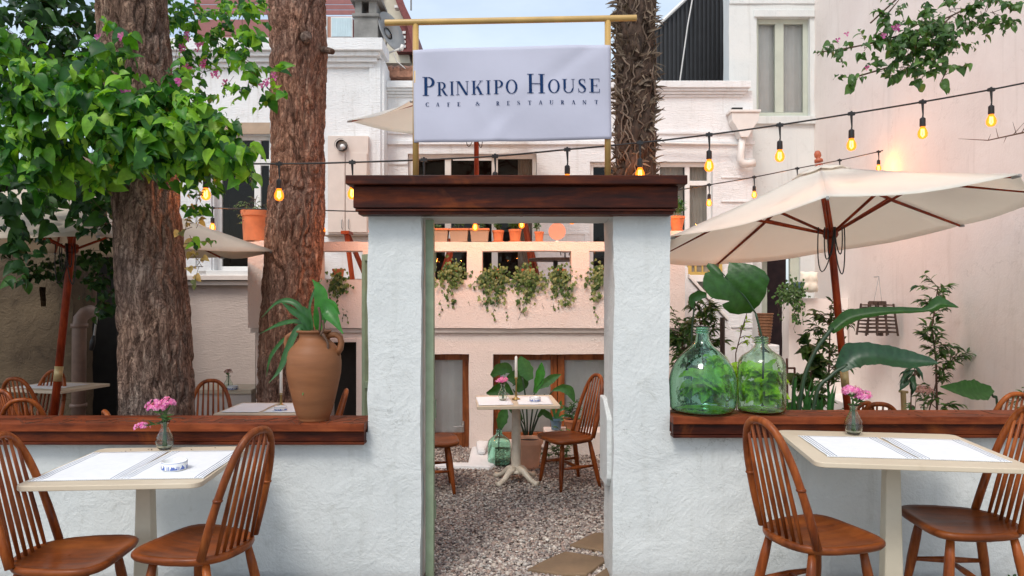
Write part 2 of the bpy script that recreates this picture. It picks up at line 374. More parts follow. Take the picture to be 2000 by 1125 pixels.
MT['metalgrey'] = simple('grey_dish_metal', (.30,.30,.29), .5, .12, 2)
MT['corr'] = simple('black_corrugated_metal', (.022,.023,.026), .45, .2)
MT['tile'] = simple('weathered_roof_tile', (.33,.16,.10), .85, .45, 14, bmp=.01)
MT['pipe'] = simple('white_pipe_plastic', (.74,.71,.67), .35, .05)
MT['pipebrown'] = simple('dusty_brown_pipe', (.20,.13,.10), .5, .2)
MT['soil'] = simple('dark_soil', (.03,.02,.014), .95, .4, 30, bmp=.01)
MT['slab'] = plaster('sandstone_slab', (.26,.175,.105), (.14,.10,.065), stain=(.09,.07,.045), amt=.5, b1=.006, s1=9, s2=60)
MT['stem'] = simple('green_stem', (.06,.12,.035), .5, .2)
MT['darkstem'] = simple('dark_green_stem', (.02,.05,.022), .45, .2)
MT['twig'] = simple('brown_twig', (.10,.055,.035), .8, .2)
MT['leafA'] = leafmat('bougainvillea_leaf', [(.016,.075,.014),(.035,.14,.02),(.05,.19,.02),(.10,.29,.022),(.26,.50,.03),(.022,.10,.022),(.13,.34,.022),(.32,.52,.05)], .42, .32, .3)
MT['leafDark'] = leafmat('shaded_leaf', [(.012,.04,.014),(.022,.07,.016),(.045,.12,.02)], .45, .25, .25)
MT['leafF'] = leafmat('wall_vine_leaf', [(.03,.08,.02),(.05,.13,.03),(.09,.19,.04),(.04,.10,.03)], .4, .3)
MT['ivy'] = leafmat('variegated_ivy_leaf', [(.03,.07,.02),(.07,.15,.03),(.14,.23,.06),(.30,.34,.14),(.05,.11,.03)], .5, .3)
MT['shrub'] = leafmat('shrub_leaf', [(.025,.07,.02),(.05,.12,.03),(.09,.19,.04),(.04,.10,.03)], .45, .28)
MT['lime'] = leafmat('lime_leaf', [(.30,.50,.02),(.45,.65,.03),(.22,.42,.03)], .45, .45)
MT['yellow'] = leafmat('withered_leaf', [(.55,.38,.12),(.62,.46,.20),(.30,.22,.08),(.10,.16,.05)], .6, .3)
MT['bigleaf'] = leafmat('broad_glossy_leaf', [(.02,.085,.014),(.028,.10,.016)], .4, .3)
MT['bigleaf2'] = leafmat('dark_blue_green_leaf', [(.014,.06,.026),(.02,.075,.03)], .36, .2)
MT['brightleaf'] = leafmat('fresh_green_leaf', [(.03,.17,.025),(.05,.24,.03)], .33, .3)
MT['midleaf'] = leafmat('mid_green_leaf', [(.04,.13,.04),(.06,.18,.05)], .36, .25)
MT['strap'] = leafmat('strap_leaf', [(.02,.09,.02),(.035,.14,.03)], .38, .2)
MT['blossom'] = leafmat('magenta_blossom', [(.50,.07,.38),(.62,.14,.48),(.70,.28,.56)], .6, .4)
MT['pinkfl'] = leafmat('pink_petal', [(.70,.12,.52),(.78,.24,.60),(.85,.45,.70),(.52,.06,.38)], .6, .4)
MT['fadedfl'] = leafmat('faded_pink_petal', [(.42,.20,.22),(.55,.34,.33),(.30,.14,.14)], .7, .3)
MT['bulbglass'] = None
# ---- special materials
def mk_bulb():
    m = bpy.data.materials.new('amber_bulb_glass'); m.use_nodes = True; n = m.node_tree; n.nodes.clear()
    o_ = n.nodes.new('ShaderNodeOutputMaterial'); t = n.nodes.new('ShaderNodeBsdfTransparent'); t.inputs[0].default_value = (1,.72,.35,1)
    e = n.nodes.new('ShaderNodeEmission'); e.inputs[0].default_value = (1,.20,.015,1); e.inputs[1].default_value = 1.9
    ms = n.nodes.new('ShaderNodeMixShader'); ms.inputs[0].default_value = .5
    n.links.new(t.outputs[0], ms.inputs[1]); n.links.new(e.outputs[0], ms.inputs[2]); n.links.new(ms.outputs[0], o_.inputs[0]); return m
MT['bulbglass'] = mk_bulb()
MT['filament'] = emis('glowing_filament', (1,.50,.16), 10)
def mk_bark(name, dark, mid, light):
    m, n, b = newmat(name); co = coords(n, (1.25,1.25,.24)); co2 = coords(n)
    def M(op, a_, b_=None):
        x = n.nodes.new('ShaderNodeMath'); x.operation = op
        for i_, q in enumerate((a_, b_)):
            if q is None: continue
            if isinstance(q, (int, float)): x.inputs[i_].default_value = q
            else: n.links.new(q, x.inputs[i_])
        return x.outputs[0]
    def ridge(sc, det, dist): return M('ABSOLUTE', M('SUBTRACT', noi(n, co, sc, det, .6, dist).outputs['Fac'], .5))
    r_a, r_b, r_c = ridge(9, 3, .5), ridge(17, 4, .8), M('ABSOLUTE', M('SUBTRACT', noi(n, co2, 22, 4, .6, .6).outputs['Fac'], .5))
    h = M('MINIMUM', M('MULTIPLY', r_a, 1.0), M('MINIMUM', M('MULTIPLY', r_b, 1.4), M('MULTIPLY', r_c, 2.2)))
    hc = M('MINIMUM', h, .075)
    a = noi(n, co, 15, 10, .78); big = noi(n, co2, 1.6, 5)
    r1 = ramp(n, [(.34, dark), (.5, mid), (.66, light)]); n.links.new(a.outputs['Fac'], r1.inputs['Fac'])
    r2 = ramp(n, [(.0, (.33,.29,.28)), (.022, (.85,.82,.80)), (.06, (1.05,1.03,1.0))]); n.links.new(h, r2.inputs['Fac'])
    mm = n.nodes.new('ShaderNodeMix'); mm.data_type = 'RGBA'; mm.blend_type = 'MULTIPLY'; mm.inputs[0].default_value = 1
    n.links.new(r1.outputs[0], mm.inputs[6]); n.links.new(r2.outputs[0], mm.inputs[7])
    r3 = ramp(n, [(.38, (.9,.94,1.0)), (.62, (1.2,1.08,.98))]); n.links.new(big.outputs['Fac'], r3.inputs['Fac'])
    m2 = n.nodes.new('ShaderNodeMix'); m2.data_type = 'RGBA'; m2.blend_type = 'MULTIPLY'; m2.inputs[0].default_value = 1
    n.links.new(mm.outputs[2], m2.inputs[6]); n.links.new(r3.outputs[0], m2.inputs[7]); n.links.new(m2.outputs[2], b.inputs['Base Color'])
    b.inputs['Roughness'].default_value = .9; b.inputs['Specular IOR Level'].default_value = .15
    p1 = bump(n, b, hc, 1, .22); bump(n, b, a.outputs['Fac'], .9, .03, p1); return m
MT['bark'] = mk_bark('pine_bark', (.12,.08,.062), (.28,.195,.155), (.46,.36,.29))
MT['bark2'] = mk_bark('red_pine_bark', (.17,.10,.075), (.42,.235,.165), (.60,.42,.32))
MT['palmbark'] = simple('palm_fibre', (.06,.036,.024), .9, .6, 30, bmp=.02, bscale=30, stretch=(1,1,.5))
MT['fibre'] = leafmat('dry_frond_stub', [(.05,.03,.02),(.10,.065,.042),(.26,.20,.15),(.07,.04,.026)], .8, .1)
def mk_pebble():
    m, n, b = newmat('pebble_stone'); g = n.nodes.new('ShaderNodeNewGeometry')
    r_ = ramp(n, [(0,(.13,.10,.09)),(.2,(.27,.23,.21)),(.4,(.38,.27,.22)),(.55,(.33,.32,.30)),(.7,(.50,.42,.35)),(.85,(.60,.56,.50)),(.93,(.20,.16,.15)),(1,(.78,.73,.65))])
    n.links.new(g.outputs['Random Per Island'], r_.inputs['Fac']); n.links.new(r_.outputs[0], b.inputs['Base Color']); b.inputs['Roughness'].default_value = .7; return m
MT['pebble'] = mk_pebble()
def mk_gravelbase():
    m, n, b = newmat('gravel_bed'); co = coords(n); v = n.nodes.new('ShaderNodeTexVoronoi'); v.inputs['Scale'].default_value = 45; n.links.new(co.outputs[0], v.inputs['Vector'])
    sp = n.nodes.new('ShaderNodeSeparateColor'); n.links.new(v.outputs['Color'], sp.inputs[0])
    r_ = ramp(n, [(0,(.07,.055,.05)),(.5,(.17,.13,.11)),(1,(.30,.25,.22))]); n.links.new(sp.outputs[0], r_.inputs['Fac']); n.links.new(r_.outputs[0], b.inputs['Base Color'])
    b.inputs['Roughness'].default_value = .9; bump(n, b, v.outputs['Distance'], 1, -.02); return m
MT['gravelbase'] = mk_gravelbase()
MT['paving'] = plaster('worn_paving', (.26,.25,.23), (.20,.19,.18), amt=.3, b1=.01)

GZ = -0.12      # garden level
# ================================================================ ground
mb = MB(); mb.add([(-60,-30,0),(60,-30,0),(60,3.95,0),(-60,3.95,0)], [(0,1,2,3)]); tag(mb.build('pavement', MT['paving']), kind='structure')
mb = MB(); mb.add([(-90,3.95,GZ),(90,3.95,GZ),(90,200,GZ),(-90,200,GZ)], [(0,1,2,3)]); mb.add([(-90,3.95,GZ),(90,3.95,GZ),(90,3.95,0),(-90,3.95,0)], [(0,1,2,3)])
tag(mb.build('ground', MT['gravelbase']), kind='structure')
# pebbles: one countless mass
def pebbles():
    t = (1+5**.5)/2
    iv = np.array([(-1,t,0),(1,t,0),(-1,-t,0),(1,-t,0),(0,-1,t),(0,1,t),(0,-1,-t),(0,1,-t),(t,0,-1),(t,0,1),(-t,0,-1),(-t,0,1)], float)/1.902
    it = [(0,11,5),(0,5,1),(0,1,7),(0,7,10),(0,10,11),(1,5,9),(5,11,4),(11,10,2),(10,7,6),(7,1,8),(3,9,4),(3,4,2),(3,2,6),(3,6,8),(3,8,9),(4,9,5),(2,4,11),(6,2,10),(8,6,7),(9,8,1)]
    g = np.random.default_rng(3); N = 42000
    Y = 4.0 + (7.9-4.0)*g.random(N)**1.25; X = (-0.95*Y/6.2 + g.random(N)*(2.05*Y/6.2)) 
    s = .0062 + .0070*g.random(N)**1.6; big = g.random(N) < .04; s[big] *= 1.5
    an = g.random((N,3))*6.28; sc = np.stack([s*(1+.5*g.random(N)), s*(.75+.4*g.random(N)), s*(.5+.3*g.random(N))], 1)
    P = iv[None]*sc[:,None]*(1+.12*g.standard_normal((N,12,1)))
    ca, sa = np.cos(an[:,2])[:,None], np.sin(an[:,2])[:,None]
    x = P[...,0]*ca-P[...,1]*sa; y = P[...,0]*sa+P[...,1]*ca; z = P[...,2]
    tl = (g.random(N)-.5)[:,None]*1.0; y2 = y*np.cos(tl)-z*np.sin(tl); z2 = y*np.sin(tl)+z*np.cos(tl)
    V = np.stack([x+X[:,None], y2+Y[:,None], z2+GZ+.002+(g.random(N)*.016)[:,None]], -1).reshape(-1,3)
    Fc = (np.array(it)[None]+12*np.arange(N)[:,None,None]).reshape(-1,3)
    me = bpy.data.meshes.new('gravel_pebbles'); me.vertices.add(len(V)); me.vertices.foreach_set('co', V.ravel())
    me.loops.add(Fc.size); me.loops.foreach_set('vertex_index', Fc.ravel()); me.polygons.add(len(Fc))
    me.polygons.foreach_set('loop_start', np.arange(len(Fc))*3); me.polygons.foreach_set('loop_total', np.full(len(Fc),3))
    me.polygons.foreach_set('use_smooth', np.ones(len(Fc), bool)); me.update(); me.validate(); me.materials.append(MT['pebble'])
    o = bpy.data.objects.new('gravel', me); COL.objects.link(o); tag(o, 'small mixed grey and pink pebbles covering the garden floor', 'gravel', kind='stuff')
pebbles()
# stepping slabs
def slab(poly_px, label):
    pts = []
    for px, py in poly_px:
        Y = (CAMZ-GZ-.03)*F/(py-HY); pts.append((XX(px, Y), Y))
    n = len(pts); c = Vector((sum(p[0] for p in pts)/n, sum(p[1] for p in pts)/n, GZ))
    m2 = MB(); m2.prism([(p[0]-c.x, p[1]-c.y) for p in pts], -.02, .034, axis='z')
    o = m2.build('stepping_stone', MT['slab'], bevel=.008); o.location = c
    tag(o, label, 'paving slab', 'sandstone slabs laid in the gravel path')
slab([(1112,1064),(1162,1040),(1222,1044),(1225,1084),(1200,1080)], 'brown sandstone slab farthest back in the gravel, beside the right pillar')
slab([(1030,1112),(1064,1094),(1104,1077),(1190,1090),(1146,1122),(1100,1122)], 'large brown sandstone slab in the gravel at the middle of the opening')
slab([(1162,1124),(1204,1096),(1260,1106),(1250,1170),(1170,1160)], 'slab corner peeping out at the foot of the right pillar, nearest the street')

# ================================================================ the gate wall
gw = thing('garden_wall', 'rough white plastered front wall with doorway between two thick pillars', 'wall', (0, 4.08, 0))
LZ = .79
wallmb = grid_wall([(-7,-.83,LZ,3),(-.524,.582,-1,2.03),(.906,7,LZ,3)], -7, 7, -.14, 2.16, 4.08, 4.50, .045, .0055, 6)
for i_, v_ in enumerate(wallmb.v):        # the low walls are thinner than the pillars
    if (v_[0] < -.845 or v_[0] > .92) and v_[2] < .84:
        v_ = wallmb.v[i_]; wallmb.v[i_] = (v_[0], 4.08+(v_[1]-4.08)*(.36 if v_[1] > 4.10 else 1), v_[2])
wallmb.build('masonry', MT['gatewall'], gw, auto=48, world=True)
li = MB()
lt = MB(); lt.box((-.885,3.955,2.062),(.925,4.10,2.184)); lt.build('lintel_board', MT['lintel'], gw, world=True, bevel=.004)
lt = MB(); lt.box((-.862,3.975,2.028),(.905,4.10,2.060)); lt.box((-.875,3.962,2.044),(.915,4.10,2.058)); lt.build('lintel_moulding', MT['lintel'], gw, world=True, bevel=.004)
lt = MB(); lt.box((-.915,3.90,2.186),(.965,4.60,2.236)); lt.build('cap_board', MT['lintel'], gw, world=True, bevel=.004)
def ledge(x0, x1, zt):
    a = MB(); a.box((x0,3.995,zt-.046),(x1,4.27,zt)); a.build('ledge', MT['ledge'], gw, world=True, bevel=.004)
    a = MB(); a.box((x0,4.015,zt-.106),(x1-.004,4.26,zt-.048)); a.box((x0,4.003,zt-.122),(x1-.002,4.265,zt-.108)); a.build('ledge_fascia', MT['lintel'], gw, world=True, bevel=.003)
ledge(-7, -.832, .853)
E1 = .908
a = MB(); a.box((E1,3.995,.848),(7,4.23,.892)); a.build('ledge', MT['ledge'], gw, world=True, bevel=.004)
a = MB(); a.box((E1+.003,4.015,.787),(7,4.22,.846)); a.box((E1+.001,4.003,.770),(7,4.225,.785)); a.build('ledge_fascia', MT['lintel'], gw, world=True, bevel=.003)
# lock plate on the inner face of right pillar
a = MB(); a.prism([(4.16,.50),(4.22,.44),(4.50,.42),(4.50,.945),(4.34,.945),(4.16,.85)], .556, .590, axis='x'); a.build('lock_plate', MT['gatewall'], gw, world=True, bevel=.008)
# pine needles and bits lying on the ledges
a = MB()
for i in range(150):
    x = rnd.uniform(-2.9,-.85) if i < 120 else rnd.uniform(.95,3); y = rnd.uniform(4.01,4.2); z = (.854 if x < 0 else .893); an = rnd.uniform(0,6.28); L = rnd.choice([.006,.008,.03,.06])
    a.box((x-L,y-.0012,z),(x+L,y+.0012,z+.002), rot=Matrix.Rotation(an,3,'Z'))
tag(a.build('fallen_needles', MT['twig'], loc=(-1.5,4.1,.853)), 'dry brown needles and crumbs scattered on the timber ledges', 'debris', kind='stuff')

# ================================================================ sign
sg = thing('sign', 'white cloth cafe sign with navy lettering on a gold frame over the doorway', 'sign', (0, 4.2, 2.237))
YS = 4.20
for px0, px1 in ((812,812),(1187,1187)):
    a = MB(); a.tube([W(px0,40,YS), Vector((XX(px1,YS), YS, 2.238))], .0185, 16); a.build('post', MT['gold'], sg, world=True, smooth=True)
a = MB(); a.tube([W(752,44.5,YS-.005), W(1243,35,YS-.005)], .018, 16); a.build('crossbar', MT['gold'], sg, world=True, auto=40)
TL, TR, BR, BL = W(806,97,YS-.03), W(1192,88,YS-.03), W(1195,271,YS-.03), W(808,278,YS-.03)
def bw(u, v):
    p = (TL*(1-u)+TR*u)*(1-v) + (BL*(1-u)+BR*u)*v
    d = .005*math.sin(u*5+v*3) + .010*math.exp(-((u-.92+.65*v)**2)/.003)*(1-v)*.9 - .008*math.exp(-((u-.10-.35*v)**2)/.004)*v + .006*math.exp(-((u-.04-.2*v)**2)/.0015) - .006*math.exp(-((u-.70+.3*v)**2)/.002)*v + .004*math.sin(v*7-u*9)
    e = min(u, 1-u); d += .008*max(0, .03-e)/.03
    return p + Vector((0, d, .006*math.sin(math.pi*u)*(v-.5)*2*(-1)))
NU, NV = 60, 26
a = MB(); a.add([bw(i/NU, j/NV) for j in range(NV+1) for i in range(NU+1)], [(j*(NU+1)+i, j*(NU+1)+i+1, (j+1)*(NU+1)+i+1, (j+1)*(NU+1)+i) for j in range(NV) for i in range(NU)])
banner = a.build('banner', MT['banner'], sg, world=True, smooth=True, solid=.002)
# glyphs: drawn in a unit-height box
def G_poly(fn):
    P = []
    def rect(x0,y0,x1,y1): P.append([(x0,y0),(x1,y0),(x1,y1),(x0,y1)])
    def line(x0,y0,x1,y1,w): P.append([(x0,y0),(x0+w,y0),(x1+w,y1),(x1,y1)])
    def arc(cx,cy,rx,ry,th,tn,a0,a1,n=18):
        for i in range(n):
            q = [R(a0+(a1-a0)*(i+e)/n) for e in (0,1)]
            P.append([(cx+rx*math.cos(q[0]),cy+ry*math.sin(q[0])),(cx+rx*math.cos(q[1]),cy+ry*math.sin(q[1])),
                      (cx+(rx-th)*math.cos(q[1]),cy+(ry-tn)*math.sin(q[1])),(cx+(rx-th)*math.cos(q[0]),cy+(ry-tn)*math.sin(q[0]))])
    def path(pts):      # (x,y,w) variable width stroke
        for (x0,y0,w0),(x1,y1,w1) in zip(pts, pts[1:]):
            dx,dy = x1-x0,y1-y0; L = math.hypot(dx,dy) or 1; nx,ny = -dy/L,dx/L
            P.append([(x0+nx*w0/2,y0+ny*w0/2),(x0-nx*w0/2,y0-ny*w0/2),(x1-nx*w1/2,y1-ny*w1/2),(x1+nx*w1/2,y1+ny*w1/2)])
    fn(rect,line,arc,path); return P
T_, t_ = .155, .045
def serif(rect, x, w, y, e=.09): h_ = .035 if t_ < .06 else .08; rect(x-e, min(y, 1-h_), x+w+e, min(y, 1-h_)+h_)
def gI(r,l,a,p): r(.1,0,.1+T_,1); serif(r,.1,T_,0); serif(r,.1,T_,.965)
def gP(r,l,a,p): r(.1,0,.1+T_,1); serif(r,.1,T_,0); r(0,.965,.32,1); a(.32,.73,.33,.27,T_,t_,-90,90); r(.25,.46,.33,.505)
def gR(r,l,a,p): gP(r,l,a,p); p([(.36,.5,.08),(.5,.3,.15),(.62,.1,.14),(.72,.02,.06),(.8,.04,.04)])
def gN(r,l,a,p): r(.1,0,.1+t_,1); r(.72,0,.72+t_,1); l(.12-.04,1,.72-.10,0,.17); serif(r,.1,t_,0); serif(r,.72,t_,.965); r(0,.965,.2,1)
def gK(r,l,a,p): r(.1,0,.1+T_,1); serif(r,.1,T_,0); serif(r,.1,T_,.965); l(.25,.42,.66,.97,.06); l(.62,0,.34,.58,.18); r(.53,0,.87,.035); r(.55,.965,.82,1)
def gO(r,l,a,p): a(.44,.5,.42,.515,T_,t_,0,360,36)
def gH(r,l,a,p):
    for x in (.1,.68): r(x,0,x+T_,1); serif(r,x,T_,0); serif(r,x,T_,.965)
    r(.25,.48,.68,.52)
def gU(r,l,a,p): r(.1,.3,.1+T_,1); serif(r,.1,T_,.965); r(.7,.3,.7+t_,1); serif(r,.7,t_,.965); a(.422,.32,.322,.335,.10,.05,180,360)
def gS(r,l,a,p): p([(.52,.74,.03),(.50,.88,.05),(.40,.975,.045),(.28,.98,.05),(.14,.90,.10),(.12,.76,.14),(.20,.62,.16),(.36,.50,.16),(.50,.36,.16),(.54,.22,.13),(.46,.07,.07),(.32,.02,.045),(.18,.04,.045),(.09,.14,.045),(.06,.30,.03)]); r(.50,.70,.53,1); r(.045,0,.075,.32)
def gE(r,l,a,p): r(.1,0,.1+T_,1); r(0,0,.62,t_); r(0,1-t_,.6,1); r(.25,.48,.46,.52); r(.585,0,.62,.26); r(.57,.76,.6,1); r(.44,.38,.47,.62)
def gF(r,l,a,p): r(.1,0,.1+T_,1); serif(r,.1,T_,0); r(0,1-t_,.6,1); r(.25,.48,.46,.52); r(.57,.76,.6,1); r(.44,.38,.47,.62)
def gC(r,l,a,p): a(.46,.5,.44,.515,T_,t_,48,312,30); r(.73,.70,.76,1); r(.73,.04,.76,.26)
def gA(r,l,a,p): l(.08,0,.38,1,t_+.01); l(.62,0,.36,1,T_); r(.2,.32,.62,.36); r(0,0,.24,.035); r(.54,0,.88,.035)
def gT(r,l,a,p): r(.30,0,.30+T_,1); serif(r,.30,T_,0); r(0,1-t_,.76,1); r(0,.74,t_,1); r(.76-t_,.74,.76,1)
def gAmp(r,l,a,p): a(.34,.77,.20,.24,.10,.05,0,360,24); a(.32,.27,.31,.28,.13,.05,60,330,24); l(.70,0,.22,.72,.15); p([(.60,.12,.05),(.74,.30,.05),(.80,.50,.04)]); r(.68,.48,.9,.52)
GL = dict(I=gI,P=gP,R=gR,N=gN,K=gK,O=gO,H=gH,U=gU,S=gS,E=gE,F=gF,C=gC,A=gA,T=gT)
GL['&'] = gAmp
ctr = Vector(sg.location)
def put_text(items, name, tw=.155, tn=.045):
    global T_, t_
    T_, t_ = tw, tn
    a = MB()
    for ch, x0, x1, yb, h in items:       # photo pixels on the cloth -> position on the cloth (u,v)
        P = G_poly(GL[ch]); xs = [q[0] for p in P for q in p]; mn, mxx_ = min(xs), max(xs)
        for poly in P:
            vs = []
            for x, y in poly:
                px = x0 + (x-mn)/(mxx_-mn)*(x1-x0); py = yb - y*h
                u = (px-806.5)/(1193-806.5); v = (py-(97-9*u))/(181+2*u)
                vs.append(bw(u, v) + Vector((0,-.0045,0)))
            a.add(vs, [(0,1,2,3)])
    o = a.build(name, MT['ink'], banner, world=False)
    for v in o.data.vertices: v.co -= ctr
    return o
z = lambda q: 750+q/2.678
base = lambda q: 187-6.5*(z(q)-824)/346
big = [('P',200,263,37),('R',275,332,26.5),('I',343,365,26.5),('N',375,443,26.5),('K',457,520,26.5),('I',533,557,26.5),('P',573,622,26.5),('O',636,697,26.5),('H',748,840,37),('O',857,918,26.5),('U',930,997,26.5),('S',1015,1056,26.5),('E',1072,1127,26.5)]
put_text([(c, z(a_), z(b_), base((a_+b_)/2), h) for c, a_, b_, h in big], 'lettering')
sm = [('C',216,233),('A',270,288),('F',328,342),('E',381,397),('&',478,500),('R',585,603),('E',641,655),('S',695,710),('T',751,768),('A',807,826),('U',864,883),('R',922,941),('A',979,998),('N',1036,1056),('T',1100,1117)]
put_text([(c, z(a_), z(b_), 208-5*(z(a_)-830)/338, 7.8) for c, a_, b_ in sm], 'lettering', .20, .08)

# ================================================================ iron gate, swung open behind the left pillar
A0 = Vector((XX(839,4.62), 4.62, 0)); A1 = Vector((XX(711,5.35), 5.35, 0))
gt = thing('garden_gate', 'sage green iron gate leaf swung open behind the left pillar', 'gate', (A0.x, A0.y, GZ), math.atan2(A1.y-A0.y, A1.x-A0.x))
GLn = (A1-A0).length; GT = 2.00
a = MB(); a.box((-.030,-.022,.05),(.030,.022,2.14)); a.build('hinge_stile', MT['green_metal'], gt, bevel=.003)
a = MB(); a.box((GLn-.045,-.02,.05),(GLn,.02,GT)); a.box((.03,-.018,GT-.05),(GLn-.045,.018,GT)); a.box((.03,-.018,.05),(GLn-.045,.018,.12)); a.box((.03,-.018,1.0),(GLn-.045,.018,1.05)); a.build('frame', MT['green_metal'], gt, bevel=.003)
a = MB()
for i in range(1, 7):
    x = .03+i*(GLn-.07)/7; a.tube([(x,0,.12),(x,0,GT-.05)], .008, 6)
for i in range(3):
    for sgn in (-1,1):
        for k, zc in enumerate((.35,.75,1.3,1.7)):
            cx = .03+(i+.5)*(GLn-.07)/3
            a.tube([(cx+sgn*.11*(1-q/14)*math.cos(q*.62), -.012, zc+.16*(1-q/14)*math.sin(q*.62)*(1 if sgn > 0 else -1)) for q in range(12)], .008, 6)
a.build('scrollwork', MT['green_metal'], gt, smooth=True)
a = MB(); a.box((-.05,-.02,.9),(-.03,.03,1.02)); a.box((-.05,-.02,1.85),(-.03,.03,1.97)); a.box((-.05,-.02,.25),(-.03,.03,.37)); a.build('hinge', MT['green_metal'], gt)
# fixed green jamb beside it
a = MB(); a.box((XX(832,4.2),4.17,GZ),(XX(848,4.2),4.215,2.02)); a.box((XX(826,4.36),4.34,GZ),(XX(834,4.36),4.375,2.02)); 
a.build('gate_jamb', MT['green_metal'], gw, world=True, bevel=.003)
# ================================================================ main white house
hs = thing('house', 'white painted two storey guest house with terrace, cornices and brown basement doors', 'house', (0, 10, GZ))
YL, YM = 10.0, 10.3
def hole(px0, px1, py0, py1, Y): return (XX(px0,Y), XX(px1,Y), ZZ(py1,Y), ZZ(py0,Y))
def facade(name, x0, x1, z0, z1, Y, holes, m, th=.30, step=.22):
    return grid_wall(holes, x0, x1, z0, z1, Y, Y+th, step, .005, 1, seed=3).build(name, m, hs, smooth=False, world=True, auto=40)
XA = XX(228, YL); XB = XX(750, YL); XC = XX(1470, YM)
hW1 = hole(418,528,262,528,YL)
facade('wall', XA, XB, 1.80, ZZ(118,YL), YL, [hW1], MT['white'])
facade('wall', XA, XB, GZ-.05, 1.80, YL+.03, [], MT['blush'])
hM1 = hole(797,1048,300,640,YM); hM2 = hole(1152,1212,316,640,YM); hM3 = hole(1283,1392,316,600,YM)
facade('wall', XB, XC, 1.1, ZZ(178,YM), YM, [hM1,hM2,hM3], MT['white'])
facade('wall', XB, XC, GZ-.05, 1.1, YM+.02, [], MT['white'])
a = MB(); a.box((XB-.3,YL,GZ),(XB-.01,YM+.3,ZZ(118,YL))); a.build('wall', MT['white'], hs, world=True)
a = MB(); a.box((XC-.3,YM+.31,GZ),(XC-.004,YM+2,ZZ(178,YM))); a.build('wall', MT['white'], hs, world=True)
# dim rooms behind the openings
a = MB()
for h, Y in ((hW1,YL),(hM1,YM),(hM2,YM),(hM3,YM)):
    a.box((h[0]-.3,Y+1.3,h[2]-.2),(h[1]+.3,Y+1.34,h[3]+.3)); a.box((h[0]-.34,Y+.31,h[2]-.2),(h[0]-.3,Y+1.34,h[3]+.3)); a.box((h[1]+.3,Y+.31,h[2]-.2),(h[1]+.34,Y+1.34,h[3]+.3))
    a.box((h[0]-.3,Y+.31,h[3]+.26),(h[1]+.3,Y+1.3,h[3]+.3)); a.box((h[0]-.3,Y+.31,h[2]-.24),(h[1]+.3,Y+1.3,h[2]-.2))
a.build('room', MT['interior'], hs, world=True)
# cornices (stepped)
def cornice(x0, x1, zt, Y, k=1.0):
    a = MB(); 
    for d, t0, t1 in ((.20*k,0,.17*k),(.15*k,.172*k,.235*k),(.10*k,.237*k,.30*k),(.05*k,.302*k,.36*k)):
        a.box((x0,Y-d,zt-t1),(x1+d,Y+.35,zt-t0))
    return a.build('cornice', MT['white'], hs, world=True, bevel=.008)
cornice(XA-.1, XX(744,YL-.2)-.2+.02, ZZ(73,YL-.2)+.0, YL)
cornice(XB, XX(1468,YM-.12)-.12, ZZ(157,YM-.12), YM, .58)
a = MB(); a.box((XB,YM-.04,ZZ(283,YM)),(XC+.02,YM+.005,ZZ(276,YM))); a.box((XB,YM-.03,ZZ(262,YM)),(XX(1440,YM),YM+.005,ZZ(257,YM)))
a.build('string_course', MT['white'], hs, world=True, bevel=.004)
a = MB(); a.box((XA,YL-.14,ZZ(547,YL-.14)),(XX(600,YL),YL+.02,ZZ(538,YL-.14))); a.box((XA,YL-.08,ZZ(557,YL-.08)),(XX(600,YL),YL+.02,ZZ(549,YL-.08))); a.build('ledge_moulding', MT['trimpink'], hs, world=True, bevel=.004)
